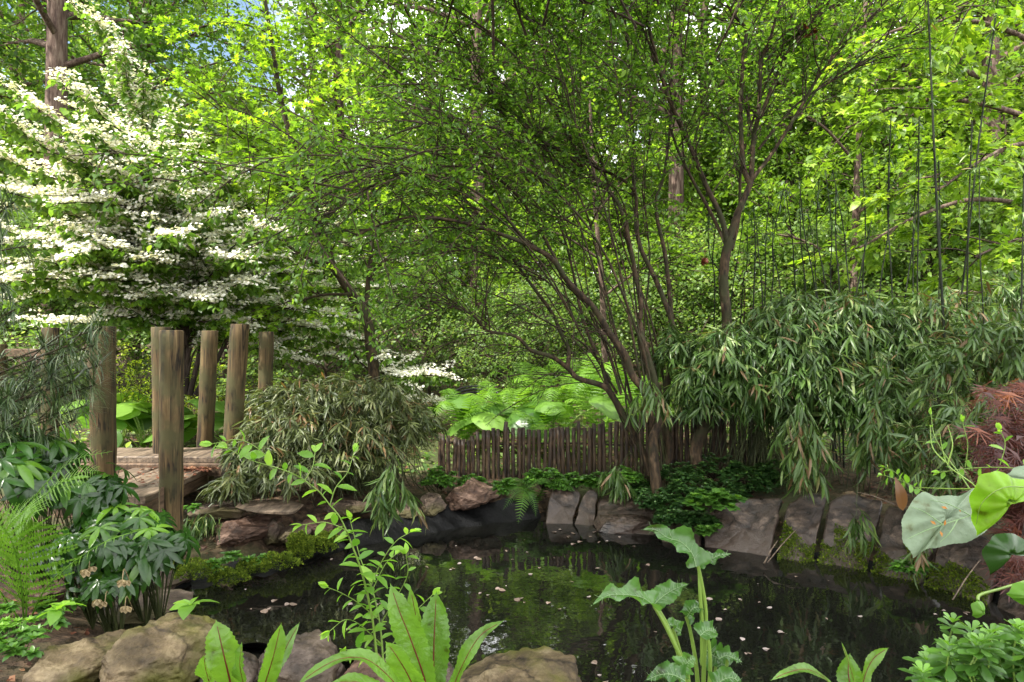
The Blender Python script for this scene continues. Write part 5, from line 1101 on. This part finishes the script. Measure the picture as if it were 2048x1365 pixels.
dock('tall clump of upright light green leaves with dark red midribs at the bottom middle', (840, 1440, 1.7), [
  ([(858, 1450, 1.68), (852, 1370, 1.67), (822, 1280, 1.66), (800, 1225, 1.66), (780, 1166, 1.67)], .036, A(.25, -1, .1)),
  ([(872, 1450, 1.72), (868, 1370, 1.73), (868, 1290, 1.74), (873, 1182, 1.76)], .040, A(.1, -1, .2)),
  ([(850, 1450, 1.74), (848, 1370, 1.75), (838, 1270, 1.76), (820, 1172, 1.78)], .026, A(-.5, -1, .1)),
  ([(890, 1450, 1.66), (905, 1380, 1.64), (930, 1320, 1.62), (962, 1270, 1.62), (1010, 1240, 1.64)], .021, A(-.8, -.7, .3)),
  ([(850, 1450, 1.62), (825, 1370, 1.58), (795, 1315, 1.56), (770, 1282, 1.56)], .034, A(-.4, -1, .5)),
  ([(840, 1460, 1.6), (800, 1380, 1.54), (740, 1322, 1.5), (680, 1318, 1.46), (620, 1350, 1.42), (590, 1380, 1.4)], .020, A(-.2, -.5, 1)),
  ([(835, 1460, 1.6), (780, 1400, 1.5), (720, 1365, 1.46), (660, 1365, 1.42)], .024, A(-.2, -.5, 1))])
dock('small clump of crinkled light green leaves at the bottom right of the middle', (1700, 1440, 1.7), [
  ([(1702, 1450, 1.72), (1700, 1380, 1.72), (1696, 1340, 1.73), (1700, 1306, 1.74)], .032, A(0, -1, .4)),
  ([(1712, 1450, 1.7), (1708, 1370, 1.68), (1695, 1320, 1.67), (1682, 1282, 1.67)], .010, A(.8, -.8, .1)),
  ([(1715, 1450, 1.74), (1725, 1370, 1.74), (1745, 1320, 1.76), (1778, 1295, 1.78)], .018, A(.5, -1, .5)),
  ([(1690, 1450, 1.66), (1665, 1375, 1.62), (1620, 1340, 1.58), (1575, 1345, 1.54), (1540, 1362, 1.5)], .013, A(0, -.5, 1))])

# lime leaved saplings
def sapling(label, base, stems_, tsz=.046, name='sapling'):
    t = thing(name, label, 'sapling', P(*base)); st, lf = MB(), MB()
    for pts, r0, tmin in stems_:
        ln = dense([P(*p) for p in pts], 40); tube(st, ln, r0, .0011, sides=6); L_ = np.linalg.norm(np.diff(ln, axis=0), axis=1).sum(); n = int(L_ * (1 - tmin) / .023); s = 1
        for k in range(n):
            tt = tmin + (1 - tmin) * (k + .5) / n; q, d = at_line(ln, tt); side = nrm(np.cross(d, A(.3 * rng.normal(), -1, .3 * rng.normal()))); s = -s
            sz = tsz * rng.uniform(.7, 1.25) * (1 - .35 * tt) * (1.0 if rng.random() > .2 else .6)
            dv = nrm(side * s + d * .45 + A(0, rng.normal(-.1, .35), rng.normal(-.02, .25))); leaves_mix(lf, [LF_OVAL, LF_OVAL2], q[None], dv[None], tiltup(1, .5), sz * 1.35, .95, [np.clip(rng.normal(.5, .22), 0, 1)])
        leaves(lf, LF_OVAL, np.repeat(ln[-1][None], 3, 0), nrm(nrm(ln[-1] - ln[-4]) + rng.normal(0, .35, (3, 3))), tiltup(3, .5), tsz * .8, 1, [.9] * 3)
    st.build('stems', M['stem_green'], t); lf.build('leaves', M['sapling'], t)
sapling('tall lime leaved sapling arching left in front of the brown tipped bamboo', (752, 1330, 2.1), [
  ([(756, 1340, 2.1), (745, 1240, 2.1), (725, 1150, 2.08), (700, 1080, 2.06), (680, 1035, 2.05), (655, 1005, 2.04), (640, 985, 2.03), (600, 955, 2.0), (560, 938, 1.98), (500, 920, 1.95), (455, 897, 1.93)], .0042, .10),
  ([(660, 1010, 2.05), (672, 975, 2.06), (695, 945, 2.08), (708, 905, 2.1)], .0018, .1),
  ([(610, 960, 2.0), (625, 935, 2.02), (630, 905, 2.04)], .0016, .1), ([(545, 935, 1.98), (525, 905, 1.96), (480, 880, 1.94), (425, 888, 1.92)], .0017, .15),
  ([(700, 1080, 2.06), (690, 1060, 2.0), (650, 1045, 1.98), (605, 1050, 1.96)], .0016, .1), ([(735, 1190, 2.1), (760, 1130, 2.08), (790, 1085, 2.06), (820, 1065, 2.05)], .002, .12)])
sapling('bushy lime leaved sapling rising from the foreground beside the tall veined leaves', (770, 1330, 2.2), [
  ([(768, 1340, 2.2), (760, 1250, 2.22), (745, 1180, 2.24), (722, 1120, 2.25), (700, 1040, 2.26)], .0034, .12),
  ([(760, 1250, 2.22), (790, 1200, 2.18), (815, 1150, 2.16), (812, 1108, 2.15)], .002, .2), ([(758, 1240, 2.22), (715, 1205, 2.15), (680, 1185, 2.1), (655, 1175, 2.08)], .002, .15),
  ([(764, 1290, 2.2), (720, 1250, 2.12), (690, 1240, 2.08), (660, 1262, 2.05)], .002, .15), ([(766, 1310, 2.2), (800, 1270, 2.24), (830, 1225, 2.28), (865, 1190, 2.3)], .002, .2), ([(764, 1320, 2.15), (730, 1300, 2.1), (690, 1300, 2.0)], .002, .2), ([(745, 1180, 2.24), (770, 1130, 2.26), (790, 1110, 2.28)], .0016, .1)])
sapling('lime leaved sprig beside the drooping twigs at the upper right of the pond', (2048, 930, 2.0), [
  ([(2100, 960, 1.9), (2048, 940, 1.95), (1990, 935, 2.0), (1930, 938, 2.02), (1880, 945, 2.04)], .0016, .05),
  ([(1960, 1010, 1.9), (1920, 950, 1.95), (1890, 910, 2.0), (1868, 870, 2.02), (1862, 830, 2.03)], .002, .5),
  ([(1930, 935, 2.0), (1935, 890, 2.0), (1925, 845, 2.0)], .0012, .6), ([(2000, 930, 2.0), (2010, 890, 2.0), (2000, 860, 2.0)], .0012, .3)], .03)
sapling('sprig with lime leaves and one hanging red brown leaf above the reddish slab', (1800, 1010, 2.9), [
  ([(1900, 1010, 3.0), (1850, 985, 2.95), (1810, 965, 2.9), (1765, 950, 2.85)], .002, .35), ([(1810, 965, 2.9), (1790, 945, 2.9), (1770, 935, 2.9)], .0015, .1)], .04)
mb = MB(); mid = dense([P(1790, 955, 2.8), P(1800, 985, 2.79), P(1806, 1022, 2.8)], 20); surf_leaf(mb, mid, prof(.028), prof(.028), nface=A(.2, -1, .1), r=.7)
tag(mb.build('red_leaf', leafmat('leaf_red_brown', (.07, .035, .012), (.13, .06, .02), None, .3, 1.8, .4, .4), None, P(1790, 955, 2.8)), 'single hanging red brown oval leaf over the reddish slab', 'leaf')
sapling('leafy branch tip with oval leaves in the upper right corner', (2100, 60, 3.2), [([(2140, 100, 3.2), (2090, 60, 3.2), (2040, 40, 3.2), (2000, 30, 3.2)], .003, .1), ([(2140, 160, 3.2), (2080, 120, 3.2), (2035, 115, 3.2)], .003, .1)], .05, 'branch_tip')

# arum with marbled arrow leaves
def arum(label, base, lv):
    t = thing('marbled_arum', label, 'plant', P(*base)); st = MB()
    for stalk, blade, w, face, wav in lv:
        sl_ = dense([P(*p) for p in stalk], 20); tube(st, sl_, .0062, .0042, sides=8)
        mid = dense([P(*p) for p in blade], 40); mb = MB(); f = lambda t, w=w: w * (math.sin(math.pi * min(1, .30 + .72 * t)) ** .9 if t < .98 else .03) * (1 + .18 * math.sin(t * 21))
        S, U = surf_leaf(mb, mid, f, f, curl=.35, wave=wav, nface=face, r=rng.uniform(.3, .9), serr=.04, fold=.2); lo = mb.build('leaf', M['arum'], t)
        vb_ = MB(); tube(vb_, mid[:-2] + A(0, -.0012, .0008), .0011, .0004, sides=5)
        for i in range(4, 34, 4):
            for s in (-1, 1): tube(vb_, np.array([mid[i], mid[min(i + 2, 39)] + S[i] * s * w * .35 + U[i] * .2 * w * .35, mid[min(i + 3, 39)] + S[i] * s * w * .6 + U[i] * .3 * w * .6]) + A(0, -.001, .0012), .0005, .0002, sides=4)
        vb_.build('vein', M['arum_vein'], lo, origin=t.location)
    st.build('stalks', M['stem_green'], t)
arum('tall arum with pale veined wavy leaves on long stalks in front of the pond', (1400, 1420, 1.7), [
  ([(1405, 1430, 1.7), (1408, 1330, 1.7), (1412, 1230, 1.7), (1404, 1170, 1.7), (1396, 1132, 1.7)], [(1392, 1134, 1.68), (1384, 1108, 1.69), (1362, 1085, 1.7), (1335, 1076, 1.71), (1310, 1060, 1.72), (1282, 1060, 1.72)], .030, A(.2, -.8, .7), .35),
  ([(1405, 1330, 1.7), (1404, 1250, 1.7), (1400, 1180, 1.7), (1398, 1135, 1.71)], [(1398, 1130, 1.7), (1415, 1122, 1.7), (1438, 1112, 1.7), (1464, 1108, 1.7)], .015, A(0, -.7, .8), .5),
  ([(1385, 1430, 1.65), (1365, 1330, 1.65), (1335, 1260, 1.65), (1308, 1212, 1.65)], [(1308, 1212, 1.64), (1285, 1196, 1.62), (1250, 1190, 1.6), (1215, 1192, 1.58), (1182, 1212, 1.56)], .026, A(0, -.55, .9), .5),
  ([(1385, 1430, 1.67), (1360, 1320, 1.67), (1334, 1250, 1.67), (1312, 1212, 1.67)], [(1306, 1212, 1.66), (1322, 1196, 1.67), (1346, 1180, 1.69), (1378, 1168, 1.7)], .026, A(.1, -.6, .8), .55),
  ([(1400, 1430, 1.72), (1392, 1330, 1.72), (1380, 1260, 1.72), (1372, 1234, 1.72)], [(1374, 1234, 1.71), (1385, 1218, 1.7), (1400, 1215, 1.7), (1412, 1222, 1.7)], .02, A(.1, -.6, .8), .5),
  ([(1395, 1430, 1.76), (1370, 1340, 1.76), (1350, 1270, 1.76), (1345, 1258, 1.76)], [(1362, 1262, 1.75), (1352, 1255, 1.75), (1340, 1250, 1.74), (1330, 1258, 1.73)], .018, A(-.2, -.6, .8), .5),
  ([(1410, 1430, 1.68), (1420, 1350, 1.68), (1418, 1290, 1.68), (1412, 1270, 1.68)], [(1400, 1272, 1.67), (1412, 1262, 1.68), (1424, 1262, 1.69), (1434, 1270, 1.7)], .024, A(.1, -.6, .8), .4),
  ([(1415, 1430, 1.74), (1428, 1370, 1.75), (1432, 1320, 1.75)], [(1412, 1300, 1.76), (1424, 1310, 1.75), (1440, 1322, 1.74), (1446, 1346, 1.73)], .034, A(.1, -1, .2), .3),
  ([(1440, 1430, 1.72), (1448, 1370, 1.72), (1455, 1318, 1.72)], [(1438, 1318, 1.71), (1452, 1312, 1.71), (1470, 1318, 1.71), (1486, 1326, 1.71)], .017, A(.1, -.6, .8), .5),
  ([(1390, 1430, 1.6), (1378, 1370, 1.6), (1375, 1330, 1.6)], [(1360, 1345, 1.6), (1372, 1328, 1.6), (1385, 1318, 1.6), (1392, 1322, 1.6)], .024, A(-.1, -.7, .7), .5),
  ([(1370, 1450, 1.58), (1350, 1380, 1.58), (1340, 1355, 1.58)], [(1370, 1362, 1.56), (1345, 1350, 1.56), (1320, 1350, 1.56), (1290, 1362, 1.56)], .024, A(0, -.5, .9), .5),
  ([(1440, 1450, 1.6), (1440, 1400, 1.6)], [(1430, 1372, 1.6), (1450, 1358, 1.6), (1470, 1358, 1.6), (1480, 1372, 1.6)], .024, A(0, -.5, .9), .5)])

# broad leaves at the right
def traced(name, label, cat, pts, mat, veins=None, Y0=1.3, curl=.02, yv=None, petiole=None, group=None):
    O = np.array([P(*p) for p in pts]); c = O.mean(0); ring = smooth_line(np.vstack([O, O[:1]]), 9)[:-1]; K = len(ring)
    ring = ring + (c - ring) * (.012 * (np.arange(K) % 2))[:, None]
    nn = nrm(np.cross(ring[0] - c, ring[K // 3] - c)); nn = nn if nn[1] < 0 else -nn
    V = [c[None]]; lv = [.15, .3, .45, .6, .75, .88, 1.0]
    for s in lv: V.append(c + (ring - c) * s + nn * (curl * (s * s - 1) * -1 + .0035 * np.sin(np.arange(K) * .55)[:, None] * s))
    V = np.vstack(V); tri = [(0, 1 + j, 1 + (j + 1) % K) for j in range(K)]; Q = [(1 + i * K + j, 1 + (i + 1) * K + j, 1 + (i + 1) * K + (j + 1) % K, 1 + i * K + (j + 1) % K) for i in range(len(lv) - 1) for j in range(K)]
    V2 = V - nn * .0008; mb = MB(); mb.addf(V, [tri, Q], .5); mb.addf(V2, [np.array(tri)[:, ::-1], np.array(Q)[:, ::-1]], .5)
    t = thing(name, label, cat, O[0], group); b = mb.build('blade', M[mat], t)
    if veins:
        vb_ = MB()
        for v in veins: tube(vb_, smooth_line([P(*p) for p in v], 6), .0013, .0005, sides=5)
        vb_.build('vein', M['arum_vein'] if mat == 'bigpale' else M['stem_green'], b, origin=t.location)
    if petiole: pb = MB(); tube(pb, smooth_line([P(*p) for p in petiole], 6), .004, .003, sides=7); pb.build('stalk', M['stem_green'], t)
    return t, c, nn
_, c1, n1_ = traced('broad_leaf', 'very broad pale grey green leaf with toothed edge hanging at the right', 'leaf', [(1826, 1117, 1.3), (1806, 1080, 1.31), (1803, 1045, 1.33), (1818, 1012, 1.35), (1842, 986, 1.37), (1880, 992, 1.39), (1920, 990, 1.4), (1955, 975, 1.4), (1985, 985, 1.4), (1990, 1030, 1.37), (1975, 1060, 1.34), (1940, 1082, 1.32), (1890, 1092, 1.31), (1852, 1100, 1.3)], 'bigpale',
   veins=[[(1985, 1015, 1.355), (1930, 1035, 1.325), (1860, 1058, 1.30), (1815, 1078, 1.295)], [(1940, 1031, 1.328), (1900, 1010, 1.33), (1860, 1000, 1.335)], [(1915, 1040, 1.318), (1900, 1065, 1.30), (1880, 1085, 1.296)], [(1885, 1050, 1.307), (1850, 1025, 1.32), (1825, 1015, 1.325)]], petiole=[(1985, 1015, 1.37), (2060, 1000, 1.35), (2150, 1040, 1.3)])
traced('broad_leaf', 'bright yellow green curled leaf in front of the broad pale leaf', 'leaf', [(1953, 1072, 1.22), (1945, 1040, 1.22), (1940, 1005, 1.21), (1952, 965, 1.2), (1975, 945, 1.2), (2005, 945, 1.2), (2030, 958, 1.21), (2060, 960, 1.22), (2080, 985, 1.22), (2035, 995, 1.2), (2000, 1008, 1.2), (1975, 1035, 1.21)], 'bigbright',
   veins=[[(2075, 978, 1.195), (2010, 975, 1.17), (1965, 1005, 1.18), (1952, 1050, 1.2)]], petiole=[(2075, 980, 1.22), (2130, 1000, 1.22)], curl=.03)
traced('broad_leaf', 'dark green shaded leaf lobe hanging under the bright curled leaf', 'leaf', [(1980, 1150, 1.3), (1966, 1105, 1.3), (1985, 1075, 1.3), (2020, 1066, 1.3), (2055, 1085, 1.3), (2060, 1110, 1.3), (2030, 1105, 1.3), (2000, 1108, 1.3), (1990, 1125, 1.3)], 'helleb')
traced('broad_leaf', 'grey green leaf corner cut by the right edge above the bright curled leaf', 'leaf', [(2010, 950, 1.36), (2035, 935, 1.36), (2080, 930, 1.36), (2085, 975, 1.36), (2040, 975, 1.36), (2015, 965, 1.36)], 'bigpale')
traced('broad_leaf', 'small green toothed vine leaf near the right edge above the water', 'leaf', [(1944, 1232, 1.6), (1944, 1210, 1.6), (1955, 1200, 1.6), (1966, 1208, 1.6), (1966, 1225, 1.6), (1955, 1236, 1.6)], 'sapling', petiole=[(1955, 1202, 1.6), (1960, 1190, 1.62), (2000, 1178, 1.65), (2060, 1160, 1.7)])
traced('broad_leaf', 'pale green vine leaf cut by the right edge above the water', 'leaf', [(2012, 1188, 1.6), (2030, 1168, 1.6), (2060, 1165, 1.6), (2070, 1190, 1.6), (2050, 1210, 1.6), (2028, 1200, 1.6)], 'sapling')
for k, pts in enumerate(([(2060, 1000, 1.5), (1985, 1010, 1.6), (1945, 968, 1.75), (1900, 935, 1.8), (1886, 905, 1.82), (1878, 860, 1.83)], [(1960, 978, 1.7), (1900, 978, 1.8), (1830, 975, 1.9)], [(1890, 925, 1.8), (1865, 895, 1.82), (1860, 850, 1.84)], [(1895, 930, 1.8), (1905, 890, 1.8), (1895, 850, 1.82)])):
    mb = MB(); tube(mb, smooth_line([P(*p) for p in pts], 8), .0022, .0009, sides=5); tag(mb.build('vine_stem', M['stem_green'], None, P(*pts[0])), ['longest curved green vine stem above the broad pale leaf', 'straight thin green stem above the broad pale leaf', 'thin branching seed stem tip left of the lime sprig', 'thin curled seed stem tip right of its neighbour'][k], 'stem')

for px, py in ((1872, 1050), (1888, 1052), (1895, 1018), (1918, 1022), (1880, 1062)):
    c = P(px, py, 1.292); mb = MB(); leaves(mb, LF_D, c[None], rdir(1), A(0, -1, .2)[None], .012, .8, [.3]); tag(mb.build('leaf_scrap', M['cone'], None, c), 'tiny dry orange brown scrap lying on the broad pale leaf', 'scrap', 'dry scraps on the broad pale leaf')
# glossy rosettes at the lower right
LFP = T_blade([.03, .09, .18, .22, .12, .0], [0, .3, .55, .78, .93, 1], .2, .15)
def pachy(px, py, Y, h, label):
    c = P(px, py, Y); base = c - A(0, 0, h); t = thing('pachysandra', label, 'plant', base, 'glossy rosette plants at the lower right'); lf, st = MB(), MB()
    tube(st, smooth_line([base, base + A(rng.normal(0, .02), 0, h * .5), c], 5), .003, .0022, sides=5)
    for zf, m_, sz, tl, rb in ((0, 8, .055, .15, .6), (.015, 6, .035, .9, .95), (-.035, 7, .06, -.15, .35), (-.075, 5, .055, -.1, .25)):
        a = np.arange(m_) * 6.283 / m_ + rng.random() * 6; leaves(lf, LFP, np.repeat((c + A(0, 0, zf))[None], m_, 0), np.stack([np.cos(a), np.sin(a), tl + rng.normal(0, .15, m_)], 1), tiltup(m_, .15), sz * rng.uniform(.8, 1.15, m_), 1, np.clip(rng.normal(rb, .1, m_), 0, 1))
    st.build('stem', M['stem_green'], t); lf.build('leaves', M['pachy'], t)
for k in range(34):
    px = rng.uniform(1845, 2090); py = 1262 + max(0, (1960 - px)) * .55 + abs(rng.normal(0, 45)); pachy(px, py, rng.uniform(1.75, 2.15), rng.uniform(.1, .2), 'glossy green rosette plant at the lower right corner')
pachy(1905, 1255, 2.1, .16, 'tallest glossy rosette reaching over the water at the lower right'); pachy(1862, 1322, 2.0, .14, 'leftmost glossy rosette of the lower right corner')
# seedlings and leaves between the stones
ground_plant(385, 1205, 2.55, (.03, .03, .01), 1, .11, 'sapling', 'three leaved seedling on a thin stalk above the ragged stone', T=LF_OVAL2, name='seedling')
ground_plant(28, 1250, 2.5, (.05, .04, .05), 5, .035, 'sapling', 'small lobed leaved seedling at the lower left edge', T=LF_PALM, name='seedling')
ground_plant(140, 1215, 2.6, (.05, .04, .03), 2, .09, 'sapling', 'pale leaf seedling beside the red mulch left of the ragged stone', T=LF_OVAL2, name='seedling')
# ------------------------------------------------------------------ leaves on the water and sticks
prots = []
for k in range(5):
    mb = MB(); m_ = rng.integers(1, 4); leaves_mix(mb, [LF_ROUND, LF_OVAL], rng.normal(0, .012, (m_, 3)) * A(1, 1, .1), rdir(m_, .05), tiltup(m_, .12), rng.uniform(.025, .045, m_)); prots.append(mb.mesh('floating_leaf', [M['dead']]))
def float_leaf(x, y, s=1):
    if sdf(np.array([x]), np.array([y]))[0] > -.08: return
    o = bpy.data.objects.new('floating_leaf', prots[rng.integers(0, 5)]); COL.objects.link(o); o.location = (x, y, .006); o.rotation_euler = (0, 0, rng.random() * 6); o.scale = (s, s, s)
    tag(o, 'small pale fallen leaf floating on the dark pond water', 'leaf', 'fallen leaves floating on the pond')
fl_px = [(1010, 1102), (1050, 1108), (1110, 1118), (1140, 1165), (930, 1128), (905, 1140), (955, 1118), (850, 1135), (1180, 1200), (970, 1195), (1040, 1200), (1100, 1205), (1060, 1150), (1120, 1222), (1290, 1130), (1200, 1140), (1420, 1200), (1440, 1240), (1480, 1200), (1550, 1222), (1650, 1238), (1725, 1240), (1530, 1300), (1560, 1265), (1870, 1230), (1930, 1228), (1180, 1325), (1000, 1180), (1490, 1275), (1385, 1115), (555, 1200), (580, 1210), (535, 1222), (1240, 1075), (1200, 1085), (1250, 1068), (1170, 1050), (1120, 1060), (1135, 1075), (1180, 1060), (1120, 1045), (700, 1210), (760, 1150)]
for px, py in fl_px: Y = F * HC / (py - CY); float_leaf((px - CX) / F * Y, Y, rng.uniform(.6, 1.2))
for q in range(70): float_leaf(rng.uniform(-1.6, 2.5), rng.uniform(2.9, 5.6), rng.uniform(.25, .7))
for q in range(16): float_leaf(rng.normal(.55, .22), rng.normal(5.35, .15), rng.uniform(.7, 1.3))
for k, (a, b, lab) in enumerate((((1528, 1128, 4.5), (1555, 1082, 4.62), 'pale broken bamboo sliver leaning on the mossy slab'), ((1535, 1125, 4.45), (1600, 1052, 4.75), 'long thin stick lying across the mossy slab'), ((1790, 1010, 4.3), (1715, 985, 4.5), 'bare twig sticking out above the reddish slab'), ((1905, 1200, 3.6), (1960, 1120, 3.8), 'thin dry stem leaning in the water under the red foliage'))):
    mb = MB(); p, q = P(*a), P(*b); tube(mb, smooth_line([p, (p + q) / 2 + A(0, 0, .01), q], 4), .004 if k else .007, .003, sides=6, cap=True); tag(mb.build('stick', M['board'], None, p), lab, 'stick')
for (px, py, Y, s, lab) in ((1408, 523, 6.2, .045, 'dark red seed pod hanging from a twig between the two trees'), (1622, 66, 6.1, .06, 'dark red seed pod caught high in the forked tree')):
    c = P(px, py, Y); mb = MB(); n = 26; leaves(mb, LF_OVAL, c + rng.normal(0, s * .3, (n, 3)), rdir(n), tiltup(n), s * rng.uniform(.6, 1.2, n), 1.3); tube(mb, np.array([c, c + A(.01, 0, .1), c + A(.0, 0, .22)]), .0015, sides=4); tag(mb.build('seed_pod', M['pod'], None, c), lab, 'seed pod')
mb = MB(); c = P(950, 806, 8.8)
for k in range(4):
    a = np.linspace(0, 6.283, 30); r = .26 + .02 * k; tube(mb, np.stack([c[0] + r * np.cos(a), c[1] + r * .5 * np.sin(a), c[2] - .02 + r * .42 * np.sin(a) + .03 * k], 1), .012, sides=6)
tag(mb.build('coiled_hose', M['rubber'], None, c), 'dark coiled hose lying among the plants beyond the fence', 'hose')
# unseen trees added beside and behind the camera to shade the foreground
for x, y, s, rz in SHADE:
    dup(protoC, (x, y, G(x, y)), rz, s, 'tall straight tree out of view, added to shade the foreground', GRP['C'])
